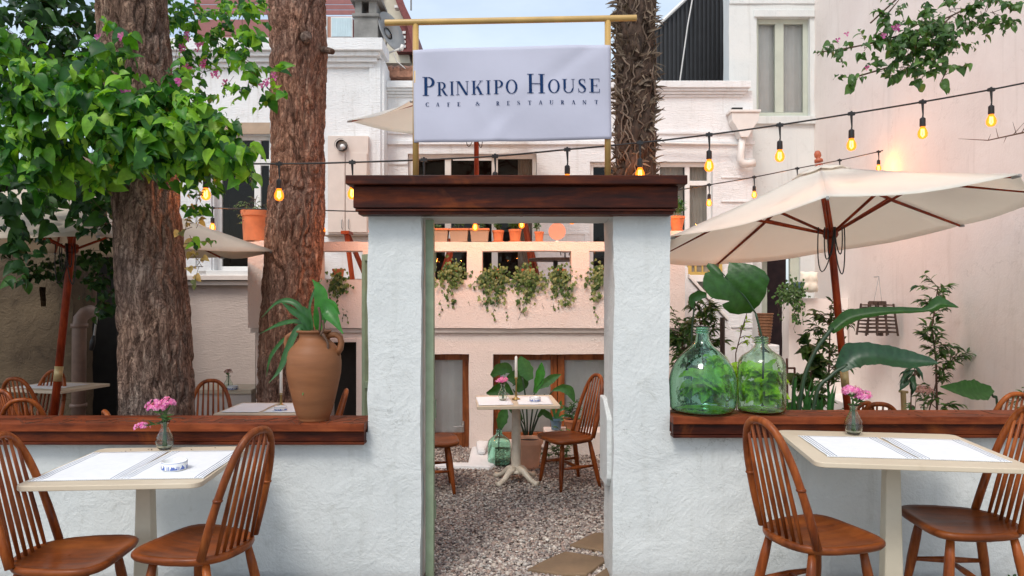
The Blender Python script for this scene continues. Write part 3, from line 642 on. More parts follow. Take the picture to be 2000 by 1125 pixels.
# pilaster strips and panel frames on the wall
for px0, px1, py0, py1, Y in ((372,384,268,520,YL),(388,414,240,530,YL),(529,545,240,530,YL),(722,744,118,460,YL)):
    a = MB(); a.box((XX(px0,Y),Y-.035,ZZ(py1,Y)),(XX(px1,Y),Y+.003,ZZ(py0,Y))); a.build('pilaster', MT['white'], hs, world=True, bevel=.004)
for px0, px1, py0, py1 in ((752,795,318,322),(752,795,350,354),(1050,1150,452,458),(1050,1056,458,520),(1142,1148,458,520),(1408,1465,345,348),(1408,1465,392,395),(1408,1465,440,443)):
    a = MB(); a.box((XX(px0,YM),YM-.02,ZZ(py1,YM)),(XX(px1,YM),YM+.003,ZZ(py0,YM))); a.build('panel_moulding', MT['white'], hs, world=True, bevel=.004)
def window(parent, px0, px1, py0, py1, Y, fm, bars_x=(), bars_y=(), glass='pane_dark', fw=.06, dep=.10, mullw=.05, curt=None, cm='curtain'):
    x0, x1, z0, z1 = XX(px0,Y), XX(px1,Y), ZZ(py1,Y), ZZ(py0,Y); yf = Y+dep
    a = MB(); a.box((x0,yf,z0),(x0+fw,yf+.06,z1)); a.box((x1-fw,yf,z0),(x1,yf+.06,z1)); a.box((x0+fw,yf,z1-fw),(x1-fw,yf+.06,z1)); a.box((x0+fw,yf,z0),(x1-fw,yf+.06,z0+fw))
    for bx in bars_x: x = XX(bx,Y); a.box((x-mullw/2,yf-.004,z0+fw),(x+mullw/2,yf+.062,z1-fw))
    for bz in bars_y: zz = ZZ(bz,Y); a.box((x0+fw,yf+.002,zz-mullw/2),(x1-fw,yf+.058,zz+mullw/2))
    fr = a.build('window', fm, parent, world=True, bevel=.005)
    g = MB(); g.add([(x0+fw*.9,yf+.03,z0+fw*.9),(x1-fw*.9,yf+.03,z0+fw*.9),(x1-fw*.9,yf+.03,z1-fw*.9),(x0+fw*.9,yf+.03,z1-fw*.9)], [(0,1,2,3)])
    off = Vector(parent.location); o = g.build('pane', MT[glass], fr); 
    for v in o.data.vertices: v.co -= off
    if curt:
        for c0, c1 in curt:
            g = MB(); n = 40; xa, xb = XX(c0,Y), XX(c1,Y)
            vs = []; 
            for j in (0,1):
                for i in range(n+1): vs.append((xa+(xb-xa)*i/n, yf+.12+.012*math.sin(i*.9+j*.6)+.005*math.sin(i*2.1), (z0+.02, z1-.02)[j]))
            g.add(vs, [(i,i+1,n+2+i,n+1+i) for i in range(n)]); o = g.build('curtain', MT[cm], fr, smooth=True)
            for v in o.data.vertices: v.co -= off
    return fr
window(hs, 418,528,262,528,YL, MT['trim'], bars_x=(497,), bars_y=(314,), dep=.12, mullw=.09)
window(hs, 797,1048,300,640,YM, MT['trim'], bars_x=(874,966), dep=.08, mullw=.09, curt=((1012,1046),), cm='curtain_w')
window(hs, 1152,1212,316,640,YM, MT['trim'], dep=.08)
window(hs, 1283,1392,316,600,YM, MT['trim'], bars_x=(1345,), bars_y=(356,), dep=.08, mullw=.07, curt=((1348,1386),(1290,1340)))
a = MB(); a.box((XX(408,YL),YL-.10,ZZ(540,YL-.1)),(XX(536,YL),YL+.05,ZZ(528,YL-.1))); a.build('window_sill', MT['trim'], hs, world=True, bevel=.005)
a = MB(); a.box((XX(412,YL),YL-.02,ZZ(262,YL)),(XX(534,YL),YL+.004,ZZ(240,YL))); a.build('window_head', simple('tan_head_board', (.42,.31,.22), .7, .1), hs, world=True)
# roller shade wedge of open sash
a = MB(); a.box((XX(884,YM),YM+.05,ZZ(312,YM)),(XX(960,YM),YM+.075,ZZ(306,YM))); a.build('sash_rail', MT['trim'], hs, world=True)

# ---- terrace
YP = 7.7; pX0, pX1 = XX(484,YP), XX(1338,YP)
zr1 = ZZ(472,YP); zr0 = ZZ(490,YP); zo = ZZ(546,YP); zb = ZZ(641,YP)
op = [(XX(625,YP),XX(709,YP),zo,zr0),(XX(846,YP),XX(912,YP),zo,zr0),(XX(942,YP),XX(1116,YP),zo,zr0),(XX(1151,YP),XX(1290,YP),zo,zr0)]
grid_wall(op, pX0, pX1, zb, zr1, YP, YP+.20, .08, .004, 2, seed=9).build('parapet', MT['pink'], hs, world=True, smooth=False, auto=45)
a = MB(); a.box((pX0+.02,YP+.03,zb-.05),(pX1-.02,YM,zb-.004)); a.box((pX0+.02,YP+.21,zb),(pX1-.02,YM,zb+.03)); a.build('terrace_floor', MT['trimpink'], hs, world=True)
a = MB(); a.box((pX0,YP+.2,zb),(pX0+.18,YL-.05,zr1-.01)); a.box((pX1-.18,YP+.2,zb),(pX1,8.4,zr1-.01)); a.build('parapet', MT['pink'], hs, world=True)
YD = 7.76
def dh(px0,px1,py0,py1): return (XX(px0,YD),XX(px1,YD),ZZ(py1,YD),ZZ(py0,YD))
D1, D2, D3 = dh(846,916,692,935), dh(963,1245,692,862), dh(640,697,668,960)
grid_wall([D1,D2,D3], XX(500,YD), pX1-.03, GZ-.6, zb-.055, YD, YD+.28, .12, .005, 2, seed=5).build('basement_wall', MT['pink'], hs, world=True, auto=45)
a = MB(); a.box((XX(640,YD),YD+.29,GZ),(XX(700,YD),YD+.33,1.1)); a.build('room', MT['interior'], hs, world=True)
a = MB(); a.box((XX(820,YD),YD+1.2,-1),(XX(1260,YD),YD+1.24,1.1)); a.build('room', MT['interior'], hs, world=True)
a = MB(); a.box((XX(697,YD),YD-.04,GZ),(XX(717,YD),YD+.003,ZZ(660,YD))); a.box((XX(640,YD),YD-.04,ZZ(668,YD)),(XX(697,YD)-.003,YD+.003,ZZ(660,YD))); a.build('door_surround', MT['pink'], hs, world=True, bevel=.006)
# brown door and casements
def casement(name, px0, px1, py0, py1, curtains=True, fw=.075, solid=None):
    Y = YD+.12; x0,x1,z0,z1 = XX(px0,YD),XX(px1,YD),ZZ(py1,YD),ZZ(py0,YD)
    a = MB(); a.box((x0,Y,z0),(x0+fw,Y+.06,z1)); a.box((x1-fw,Y,z0),(x1,Y+.06,z1)); a.box((x0+fw,Y,z1-fw*.9),(x1-fw,Y+.06,z1))
    lo = z0+fw
    if solid: lo = ZZ(solid,YD); a.box((x0+fw,Y+.01,z0),(x1-fw,Y+.05,lo)); a.box((x0+fw+.05,Y,z0+.08),(x1-fw-.05,Y+.012,lo-.06))
    else: a.box((x0+fw,Y,z0),(x1-fw,Y+.06,lo))
    fr = a.build(name, MT['door'], hs, world=True, bevel=.006)
    off = Vector(hs.location)
    g = MB(); g.add([(x0+fw,Y+.03,lo),(x1-fw,Y+.03,lo),(x1-fw,Y+.03,z1-fw*.9),(x0+fw,Y+.03,z1-fw*.9)], [(0,1,2,3)]); o = g.build('pane', MT['pane'], fr)
    for v in o.data.vertices: v.co -= off
    n = 40; g = MB(); vs = [(x0+(x1-x0)*i/n, Y+.055+.007*math.sin(i*.8)+.004*math.sin(i*2.3), zz) for zz in (lo-.05, z1) for i in range(n+1)]
    g.add(vs, [(i,i+1,n+2+i,n+1+i) for i in range(n)]); o = g.build('curtain', MT['curtain'], fr, smooth=True)
    for v in o.data.vertices: v.co -= off
    return fr
d1 = casement('door', 800, 915, 693, 935, solid=850)
a = MB(); hx, hz = XX(903,YD), ZZ(835,YD); a.box((hx-.012,YD+.10,hz-.07),(hx+.012,YD+.119,hz+.05)); a.tube([(hx,YD+.10,hz),(hx,YD+.06,hz),(hx-.10,YD+.055,hz-.004)], .008, 8)
o = a.build('handle', simple('steel_handle', (.5,.48,.45), .3, .1, metal=.8), d1)
for v in o.data.vertices: v.co -= Vector(hs.location)
casement('casement_window', 963, 1090, 693, 862); casement('casement_window', 1091, 1245, 693, 862)
a = MB(); a.box((XX(955,YD),YD-.05,ZZ(872,YD)),(XX(1250,YD),YD+.12,ZZ(862,YD))); a.build('window_sill', MT['pink'], hs, world=True, bevel=.006)
# whitewashed kerb in front of the door pit
k0, k1, k2, k3 = XX(915,7.72), XX(962,7.72), XX(958,6.9), XX(800,6.95)
a = MB()
a.prism([(XX(913,6.98),7.02),(k3,7.05),(k3,6.92),(XX(958,6.82),6.84),(XX(968,6.95),6.95),(k1+.02,7.75),(k0+.03,7.75)], GZ-.03, GZ+.045, axis='z')
a.prism([(XX(932,7.36),7.32),(XX(948,7.3),7.30),(k1-.03,7.75),(k0+.08,7.75)], GZ+.045, GZ+.11, axis='z')
o = a.build('kerb', MT['white'], hs, world=True, bevel=.03)

# utility cabinet on the house wall, black vent
cb = thing('utility_cabinet', 'pale wall cabinet with two handled doors beside the reddish pine trunk', 'cabinet', (XX(679,9.9), 9.85, ZZ(460,9.9)))
a = MB(); Yc = 9.88; a.box((XX(640,Yc),Yc,ZZ(458,Yc)),(XX(719,Yc),YL,ZZ(265,Yc))); a.build('case', MT['trimpink'], cb, world=True, bevel=.006)
for px0, px1 in ((642,674),(676,717)):
    a = MB(); a.box((XX(px0,Yc),Yc-.02,ZZ(454,Yc)),(XX(px1,Yc),Yc-.002,ZZ(299,Yc))); d = a.build('door', MT['trimpink'], cb, world=True, bevel=.004)
    hx = XX(669 if px0 < 660 else 682, Yc); b_ = MB(); b_.tube([(hx,Yc-.025,ZZ(447,Yc)),(hx,Yc-.05,ZZ(444,Yc)),(hx,Yc-.05,ZZ(432,Yc)),(hx,Yc-.025,ZZ(429,Yc))], .006, 6)
    o = b_.build('handle', MT['metalgrey'], d)
    for v in o.data.vertices: v.co -= Vector(cb.location)
a = MB(); a.box((XX(640,Yc)-.03,Yc-.03,ZZ(462,Yc)),(XX(719,Yc)+.03,YL,ZZ(459,Yc))); a.build('shelf', simple('brown_shelf',(.2,.14,.1),.6), cb, world=True)
vp = thing('vent_pipe', 'short black vent pipe poking out above the wall cabinet', 'vent', (XX(665,9.9),9.8,ZZ(283,9.8)))
a = MB(); c = W(666,283,9.8); a.tube([c+Vector((0,.12,0)), c], [.075,.075], 20, cap=False); a.tube([c+Vector((0,0,0)), c+Vector((0,-.02,0))], [.088,.088], 20, cap=False); a.build('collar', MT['black'], vp, world=True, smooth=True)
a = MB(); a.tube([c+Vector((.03,.1,-.03)), c+Vector((.03,-.06,-.03))], .03, 14); a.build('pipe', MT['trim'], vp, world=True, smooth=True)

# downpipe with hopper
dp = thing('downpipe', 'white rainwater hopper and bent downpipe on the right of the house wall', 'drainpipe', (XX(1455,YM-.1), YM-.1, 3))
Yd = YM-.12
a = MB(); prof = [(1426,222),(1480,222),(1478,238),(1468,252),(1458,270),(1444,270),(1436,252),(1427,238)]
a.prism([(XX(p,Yd),ZZ(q,Yd)) for p,q in prof], Yd-.08, YM-.002); a.box((XX(1422,Yd),Yd-.1,ZZ(222,Yd)),(XX(1482,Yd),YM-.002,ZZ(217,Yd))); a.build('hopper', MT['pipe'], dp, world=True, bevel=.006)
a = MB(); a.tube([W(1450,268,Yd),W(1447,300,Yd),W(1446,312,Yd),W(1450,319,Yd),W(1460,320,Yd),W(1474,318,Yd)], [.048,.048,.055,.06,.055,.06], 14); a.build('pipe', MT['pipe'], dp, world=True, smooth=True)
a = MB(); a.tube([W(1290,279,Yd),W(1440,283,Yd)], .018, 8); a.build('conduit', MT['pipe'], dp, world=True, smooth=True)
a = MB(); a.box((XX(1428,Yd),Yd-.06,ZZ(216,Yd)),(XX(1448,Yd),Yd+.02,ZZ(212,Yd))); a.build('outlet', MT['black'], dp, world=True)

# stairs down from the terrace on the right
st = thing('terrace_stairs', 'whitewashed solid stair flank sloping down from the pink terrace', 'stairs', (2.4, 8.6, GZ))
Ys = 8.7; sp = [(XX(1338,Ys),ZZ(522,Ys)),(XX(1344,Ys),ZZ(522,Ys)),(XX(1345,Ys),ZZ(545,Ys)),(XX(1420,Ys),ZZ(628,Ys)),(XX(1460,Ys),ZZ(690,Ys)),(XX(1460,Ys),GZ),(XX(1338,Ys),GZ)]
a = MB(); a.prism(sp, Ys, Ys+.2); a.build('flank_wall', MT['white'], st, world=True, bevel=.01)
a = MB(); q0, q1 = Vector((XX(1345,Ys),Ys+.1,ZZ(543,Ys))), Vector((XX(1422,Ys),Ys+.1,ZZ(628,Ys))); dv = (q1-q0)
for i in range(1): a.prism([(q0.x,q0.z),(q1.x,q1.z),(q1.x,q1.z+.05),(q0.x,q0.z+.05)], Ys-.04, Ys+.24)
a.build('handrail', MT['trim'], st, world=True, bevel=.006)
a = MB()
for i in range(7): a.box((q0.x+dv.x*i/7, Ys+.25, GZ), (q0.x+dv.x*(i+1)/7, Ys+1.2, max(GZ+.05, q0.z-.3+dv.z*i/7)))
a.build('step', MT['white'], st, world=True, bevel=.006)
# sill ledge and small yellow framed window behind stair
a = MB(); Y = 10.22; a.box((XX(1342,Y),Y,ZZ(550,Y)),(XX(1408,Y),YM+.01,ZZ(537,Y))); a.build('window_sill', MT['trim'], hs, world=True, bevel=.005)
yw = thing('yellow_window', 'small yellow framed window with divided panes above the stair', 'window', (XX(1375,10.25), 10.25, ZZ(537,10.25)))
a = MB(); Y = 10.25
for px0,px1,py0,py1 in ((1343,1410,512,518),(1343,1410,531,537),(1343,1350,518,531),(1404,1410,518,531),(1356,1360,518,531),(1384,1387,518,531),(1370,1373,518,531)): a.box((XX(px0,Y),Y-.02,ZZ(py1,Y)),(XX(px1,Y),Y+.03,ZZ(py0,Y)))
a.build('frame', simple('yellow_paint', (.55,.38,.10), .5), yw, world=True)
a = MB(); a.box((XX(1345,Y),Y+.005,ZZ(534,Y)),(XX(1408,Y),Y+.015,ZZ(515,Y))); a.build('pane', simple('smoky_pane',(.28,.25,.20),.15,.4,9), yw, world=True)

# ================================================================ tall grey-white house, far right corner
YT = 10.8
th_ = thing('tall_house', 'tall grey white rendered house with sage green double window behind the terrace', 'house', (4.0, YT, GZ))
hT = (XX(1478,YT),XX(1582,YT),ZZ(226,YT),ZZ(34,YT)); hDr = (XX(1488,YT),XX(1563,YT),ZZ(700,YT),ZZ(492,YT))
grid_wall([hT,hDr], XX(1424,YT), 4.62, GZ, 7.5, YT, YT+.3, .2, .005, 1, seed=11).build('wall', MT['greywhite'], th_, world=True, auto=40)
a = MB(); a.box((XX(1470,YT),YT-.05,ZZ(243,YT)),(4.6,YT+.01,ZZ(228,YT))); a.box((XX(1472,YT),YT-.03,ZZ(34,YT)),(XX(1590,YT),YT+.004,ZZ(20,YT))); a.build('window_sill', MT['greywhite'], th_, world=True, bevel=.006)
a = MB(); a.box((XX(1424,YT),YT-.02,ZZ(8,YT)),(4.6,YT+.003,ZZ(-6,YT))); a.build('string_course', MT['greywhite'], th_, world=True, bevel=.006)
a = MB(); a.box((hT[0]-.2,YT+1.0,hT[2]-.2),(hT[1]+.4,YT+1.05,hT[3]+.2)); a.box((hDr[0]-.2,YT+1.6,GZ),(hDr[1]+.4,YT+1.65,hDr[3]+.2)); a.build('room', simple('maroon_interior',(.05,.018,.014),.8,.3), th_, world=True)
w_ = window(th_, 1476,1582,34,226,YT, MT['sage'], bars_x=(1526,), dep=.08, fw=.07, mullw=.13, glass='pane', curt=((1482,1578),))
a = MB(); a.box((XX(1500,YT),YT+.3,GZ),(XX(1512,YT),YT+.5,2.2)); a.box((XX(1546,YT),YT+.05,ZZ(700,YT)),(XX(1563,YT),YT+.12,ZZ(492,YT))); a.build('door_frame', MT['sage'], th_, world=True)
a = MB(); a.box((hDr[0],YT-.35,GZ),(hDr[1]+.2,YT,ZZ(698,YT))); a.build('doorstep', MT['white'], th_, world=True, bevel=.01)

# black corrugated building
bk = thing('corrugated_building', 'black corrugated metal building with sloping roof edge behind the palm', 'building', (3.1, 12.4, 4.5))
Yk = 12.4; pl = [(XX(1270,Yk),ZZ(170,Yk)),(XX(1440,Yk),ZZ(170,Yk)),(XX(1440,Yk),ZZ(-80,Yk)),(XX(1425,Yk),ZZ(-80,Yk)),(XX(1278,Yk),ZZ(58,Yk)),(XX(1270,Yk),ZZ(66,Yk))]
a = MB(); a.prism(pl, Yk+.05, Yk+3); a.build('wall', MT['corr'], bk, world=True)
a = MB(); xk = XX(1272,Yk)
while xk < XX(1424,Yk):
    px = 1000+F*xk/Yk; top = min(ZZ(-60,Yk), ZZ(58,Yk)+(xk-XX(1278,Yk))*((ZZ(-80,Yk)-ZZ(58,Yk))/(XX(1425,Yk)-XX(1278,Yk)))-.02)
    a.box((xk,Yk,ZZ(170,Yk)),(xk+.035,Yk+.06,top)); xk += .075
a.build('cladding', MT['corr'], bk, world=True)
a = MB(); a.tube([W(1276,58,Yk-.03),W(1427,-84,Yk-.03)], .03, 8); a.build('roof_edge', MT['trim'], bk, world=True)
a = MB(); a.tube([W(1352,0,Yk-.1),W(1343,50,Yk-.1),W(1328,158,Yk-.1)], .012, 6); a.build('cable', MT['pipe'], bk, world=True)

# red house with gable, chimney, dish
rh = thing('red_house', 'dusty red clad house with curtained window and gable on the hill behind', 'house', (-3.4, 15, 4))
Yr = 15.
a = MB(); a.box((XX(380,Yr),Yr,0),(XX(745,Yr),Yr+.3,ZZ(38,Yr))) 
for i in range(30):
    zz = ZZ(30,Yr)+i*.11; a.box((XX(380,Yr),Yr-.02,zz+.01),(XX(745,Yr),Yr,zz+.105))
a.build('wall', MT['redsiding'], rh, world=True)
a = MB(); a.box((XX(610,Yr),Yr-.05,ZZ(80,Yr)),(XX(690,Yr),Yr-.021,ZZ(34,Yr))); wf = a.build('window', simple('salmon_frame',(.42,.20,.13),.5), rh, world=True)
for px0,px1 in ((612,641),(648,690)):
    a = MB(); a.box((XX(px0,Yr),Yr-.075,ZZ(75,Yr)),(XX(px1,Yr),Yr-.052,ZZ(36,Yr))); o = a.build('frame', MT['trim'], wf); 
    b_ = MB(); n = 24; xa, xb = XX(px0+1.5,Yr), XX(px1-1.5,Yr)
    b_.add([(xa+(xb-xa)*i/n, Yr-.082-.006*math.sin(i*2.1), zz) for zz in (ZZ(74,Yr),ZZ(38,Yr)) for i in range(n+1)], [(i,i+1,n+2+i,n+1+i) for i in range(n)]); q_ = b_.build('curtain', MT['curtain_b'], wf, smooth=True)
    for oo in (o, q_):
        for v in oo.data.vertices: v.co -= Vector(rh.location)
a = MB(); a.prism([(XX(745,Yr),ZZ(120,Yr)),(XX(800,Yr),ZZ(120,Yr)),(XX(788,Yr),ZZ(30,Yr)),(XX(770,Yr),ZZ(-30,Yr)),(XX(745,Yr),ZZ(-60,Yr))], Yr+.1, Yr+3); a.build('gable_wall', simple('cream_gable',(.66,.62,.50),.8,.08), rh, world=True)
a = MB()
for p0,p1 in (((766,-20),(781,22)),((781,22),(800,62)),((800,62),(812,112))):
    x0,z0,x1,z1 = XX(p0[0],Yr),ZZ(p0[1],Yr),XX(p1[0],Yr),ZZ(p1[1],Yr); a.prism([(x0,z0),(x1,z1),(x1+.14,z1+.02),(x0+.14,z0+.02)], Yr-.35, Yr+3.2)
a.prism([(XX(777,Yr),ZZ(50,Yr)),(XX(802,Yr),ZZ(50,Yr)),(XX(808,Yr),ZZ(104,Yr)),(XX(776,Yr),ZZ(104,Yr))], Yr-.1, Yr+.09)
a.build('roof', simple('maroon_roof',(.20,.05,.045),.7,.25,20), rh, world=True)
a = MB()
for k in range(4):
    for j in range(2): a.box((XX(779+j*9,Yr),Yr-.13,ZZ(70+k*9,Yr)),(XX(785+j*9,Yr),Yr-.105,ZZ(65+k*9,Yr)))
a.box((XX(775,Yr),Yr-.3,ZZ(26,Yr)),(XX(787,Yr),Yr-.12,ZZ(21,Yr))); a.build('bracket', MT['trim'], rh, world=True)
a = MB(); a.tube([W(803,20,Yr),W(803,-40,Yr)], .02, 6); a.build('aerial', MT['metalgrey'], rh, world=True)
ch = thing('chimney', 'grey concrete chimney with vented cap on the left cornice', 'chimney', (XX(718,10.3), 10.3, ZZ(75,10.3)))
Yc = 10.25
a = MB(); a.box((XX(691,Yc),Yc,ZZ(76,Yc)),(XX(738,Yc),Yc+.45,ZZ(33,Yc))); a.build('stack', MT['concrete'], ch, world=True, bevel=.01)
a = MB(); a.box((XX(688,Yc),Yc-.03,ZZ(33,Yc)),(XX(741,Yc),Yc+.48,ZZ(27,Yc))); a.box((XX(684,Yc),Yc-.08,ZZ(1,Yc)),(XX(745,Yc),Yc+.5,ZZ(-6,Yc))); a.build('cap_slab', MT['concrete'], ch, world=True, bevel=.008)
a = MB()
for p0,p1 in ((693,706),(720,735)): a.box((XX(p0,Yc),Yc+.01,ZZ(27,Yc)+.002),(XX(p1,Yc),Yc+.40,ZZ(1,Yc)-.002))
a.build('vent', MT['concrete'], ch, world=True)
dsh = thing('satellite_dish', 'grey satellite dish seen edge-on beside the chimney', 'satellite dish', (XX(758,10.6),10.6,ZZ(100,10.6)))
a = MB(); c = W(757,66,10.55); ax = Vector((.86,-.45,.25)).normalized(); u = ax.cross(Vector((0,0,1))).normalized(); w = u.cross(ax)
vs = [c]; n = 32
for rr in (.33,.66,1.0):
    for k in range(n):
        an = 6.2832*k/n; vs.append(c + (u*math.cos(an)*.30+w*math.sin(an)*.30)*rr + ax*.08*rr*rr)
fs = [(0,1+k,1+(k+1)%n) for k in range(n)]+[(1+q*n+k,1+q*n+(k+1)%n,1+(q+1)*n+(k+1)%n,1+(q+1)*n+k) for q in (0,1) for k in range(n)]
a.add(vs, fs); a.build('reflector', MT['metalgrey'], dsh, world=True, smooth=True, solid=.01)
a = MB(); a.tube([W(757,104,10.5),W(785,94,10.4)], .014, 8); a.tube([W(752,108,10.5),W(757,60,10.7)], .012, 8); a.tube([W(783,98,10.4),W(787,88,10.4)], .03, 10); a.build('feed_arm', MT['pipe'], dsh, world=True, smooth=True)
a = MB(); a.tube([W(769,103,10.4),W(775,120,10.45),W(792,134,10.5)], .008, 6); a.build('cable', MT['pipe'], dsh, world=True)
rt = thing('tiled_roof', 'patch of weathered terracotta tiles between cornice and sign post', 'roof', (XX(790,10.8),10.8,ZZ(135,10.8)))
a = MB()
for i in range(9):
    for j in range(4):
        x = XX(748,10.6)+i*.11; y = 10.5+j*.22; zz = ZZ(137,10.5)+j*.075
        a.tube([(x,y,zz),(x,y+.24,zz+.075)], [.05,.055], 8)
a.box((XX(745,10.6),10.5,ZZ(150,10.5)),(XX(830,10.6),11.4,ZZ(138,10.5)))
a.build('tiles', MT['tile'], rt, world=True)

# ================================================================ right boundary wall with its low kerb
a = grid_wall([], 4.6, 4.9, GZ, 8, 1.5, 11.2, .3, .008, 30, seed=21); o = a.build('boundary_wall', MT['rightwall'], loc=(4.75,6,GZ), auto=50); tag(o, 'high blush white boundary wall closing the garden on the right', 'wall')
a = MB(); a.prism([(5.0,GZ),(10.6,GZ),(10.6,.26),(5.0,.06)], 4.22, 4.597, axis='x'); o = a.build('planting_kerb', MT['trim'], loc=(4.4,8,GZ), bevel=.015); tag(o, 'low whitewashed ledge along the foot of the right boundary wall', 'kerb')
for i in range(5): pass

# ================================================================ left: crumbling wall, pipes, dark backdrop in the gap
ow = thing('old_wall', 'crumbling stained plaster wall in the shade on the far left', 'wall', (-6.3, 8.3, GZ))
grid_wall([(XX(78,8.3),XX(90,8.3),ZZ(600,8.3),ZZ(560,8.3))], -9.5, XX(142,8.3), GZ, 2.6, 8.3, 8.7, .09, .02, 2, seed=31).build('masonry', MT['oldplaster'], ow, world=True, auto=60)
sh = thing('backdrop', 'near-black backdrop put in for the dark gap between old wall and house', 'backdrop', (-5.4, 9.6, GZ))
a = MB(); a.box((-12,9.6,GZ),(XX(228,9.6),9.8,3.4)); a.build('wall', MT['interior'], sh, world=True)  # near-black sheet and cover added for the darkness of the gap
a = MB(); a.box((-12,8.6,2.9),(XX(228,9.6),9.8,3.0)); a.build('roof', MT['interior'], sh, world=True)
p1 = thing('soil_pipe', 'fat dusty pipe with an elbow at its top standing by the old wall', 'pipe', (XX(155,8.2),8.2,GZ))
a = MB(); a.tube([Vector((XX(153,8.2),8.2,GZ)), W(155,640,8.2), W(157,622,8.2), W(166,612,8.25), W(178,608,8.4)], .075, 16); a.build('pipe', MT['pipebrown'], p1, world=True, smooth=True)
a = MB(); a.tube([W(155,640,8.2),W(155,632,8.2)], .09, 16); a.tube([Vector((XX(153,8.2),8.2,ZZ(795,8.2))),Vector((XX(153,8.2),8.2,ZZ(788,8.2)))], .09, 16); a.build('joint', MT['pipebrown'], p1, world=True, smooth=True)
p2 = thing('flue', 'tall brown pipe rising out of view behind the cream parasol', 'pipe', (XX(172,8.9),8.9,GZ))
a = MB(); a.tube([Vector((XX(174,8.9),8.9,ZZ(612,8.9))), W(174,300,8.9)], .085, 14); a.tube([Vector((XX(147,8.8),8.8,ZZ(720,8.8))), W(147,300,8.8)], .05, 12); a.build('pipe', MT['pipebrown'], p2, world=True, smooth=True)
sp_ = thing('hanging_sprayer', 'thin rod with a black nozzle hanging in the dark gap', 'sprayer', (XX(185,8.0),8.0,ZZ(600,8.0)))
a = MB(); a.tube([W(192,600,8.),W(184,655,8.)], .012, 8); a.build('rod', MT['metalgrey'], sp_, world=True)
a = MB(); a.tube([W(184,655,8.),W(181,668,8.),W(178,684,8.)], [.018,.03,.022], 8); a.build('nozzle', MT['black'], sp_, world=True, smooth=True)

# ================================================================ trees
def trunk(root, pts_r, m, seed=0, disp=.03, n=150, step=.022):
    P = [Vector(p) for p, r_ in pts_r]; Rr = [r_ for p, r_ in pts_r]
    rows = []; 
    for i in range(len(P)-1):
        k = max(2, int((P[i+1]-P[i]).length/step))
        for j in range(k):
            t = j/k; s_ = t*t*(3-2*t) if False else t
            rows.append((P[i].lerp(P[i+1], s_), Rr[i]*(1-s_)+Rr[i+1]*s_))
    rows.append((P[-1], Rr[-1])); V = []; Fc = []
    for p, r_ in rows:
        for k in range(n):
            a_ = 6.28318*k/n; d = Vector((math.cos(a_), math.sin(a_), 0)); q = p + d*r_
            wq = noise.noise_vector(q*4)*.08; qq = q+wq
            s1 = noise.noise(Vector((qq.x*11+seed, qq.y*11, qq.z*2.6))); s2 = noise.noise(Vector((qq.x*24+seed, qq.y*24, qq.z*7))); s0 = noise.noise(Vector((q.x*2.5, q.y*2.5+seed, q.z*1.1))); s3 = noise.noise(q*55)
            g1 = math.exp(-(s1*9)**2); g2 = math.exp(-(s2*7)**2)
            V.append(q + d*(disp*(.35-1.0*g1-.45*g2+.25*s2+.18*s3) + s0*disp*.9))
    for i in range(len(rows)-1):
        for k in range(n): Fc.append((i*n+k, i*n+(k+1)%n, (i+1)*n+(k+1)%n, (i+1)*n+k))
    a = MB(); a.add(V, Fc); return a.build('trunk', m, root, world=True, smooth=True)
Y1 = 4.98
t1 = thing('pine_tree', 'massive brown pine trunk wrapped in vine behind the left ledge', 'tree', (XX(305,Y1), Y1, GZ))
trunk(t1, [((XX(309,Y1),Y1,GZ),.265),((XX(309,Y1),Y1,.6),.238),((XX(305,Y1),Y1,1.2),.226),((XX(293,Y1),Y1,1.9),.216),((XX(277,Y1),Y1,2.7),.218),((XX(257,Y1),Y1,3.6),.220),((XX(250,Y1),Y1,4.6),.21)], MT['bark'], 1, .024)
Y2 = 7.2
t2 = thing('pine_tree', 'tall reddish barked pine trunk with a snapped branch, right of the parasol tip', 'tree', (XX(555,Y2), Y2, GZ))
trunk(t2, [((XX(552,Y2),Y2,GZ),.30),((XX(553,Y2),Y2,.5),.255),((XX(561,Y2),Y2,1.2),.265),((XX(574,Y2),Y2,2.0),.272),((XX(582,Y2),Y2,2.9),.268),((XX(584,Y2),Y2,3.8),.262),((XX(579,Y2),Y2,4.8),.27),((XX(578,Y2),Y2,5.6),.26)], MT['bark2'], 5, .028)
a = MB(); a.tube([W(632,98,7.1),W(642,99,7.05),W(650,101,7.02)], [.04,.032,.028], 8); a.tube([W(598,72,6.96),W(600,80,6.90)], [.06,.035], 10); a.build('branch_stub', MT['bark'], t2, world=True, smooth=True)
Y3 = 5.3
pm = thing('palm_tree', 'shaggy palm trunk bristling with dry frond stubs behind the sign', 'tree', (XX(1240,Y3), Y3, GZ))
trunk(pm, [((XX(1242,Y3),Y3,GZ),.15),((XX(1240,Y3),Y3,2.4),.138),((XX(1239,Y3),Y3,3.0),.135),((XX(1240,Y3),Y3,3.8),.140),((XX(1241,Y3),Y3,4.6),.145)], MT['palmbark'], 9, .03, 60)
a = MB(); cx = XX(1240,Y3)
def blade(p, d, L, w, bend, m=0):
    pts = []; q = Vector(p); dd = Vector(d).normalized()
    for i in range(5):
        pts.append(q.copy()); q += dd*L/4; dd = (dd + Vector((0,0,bend))).normalized()
    a.leafstrip(pts, [w,w*.9,w*.7,w*.45,w*.1], up=(dd.y,-dd.x,.3), fold=.3, nu=1)
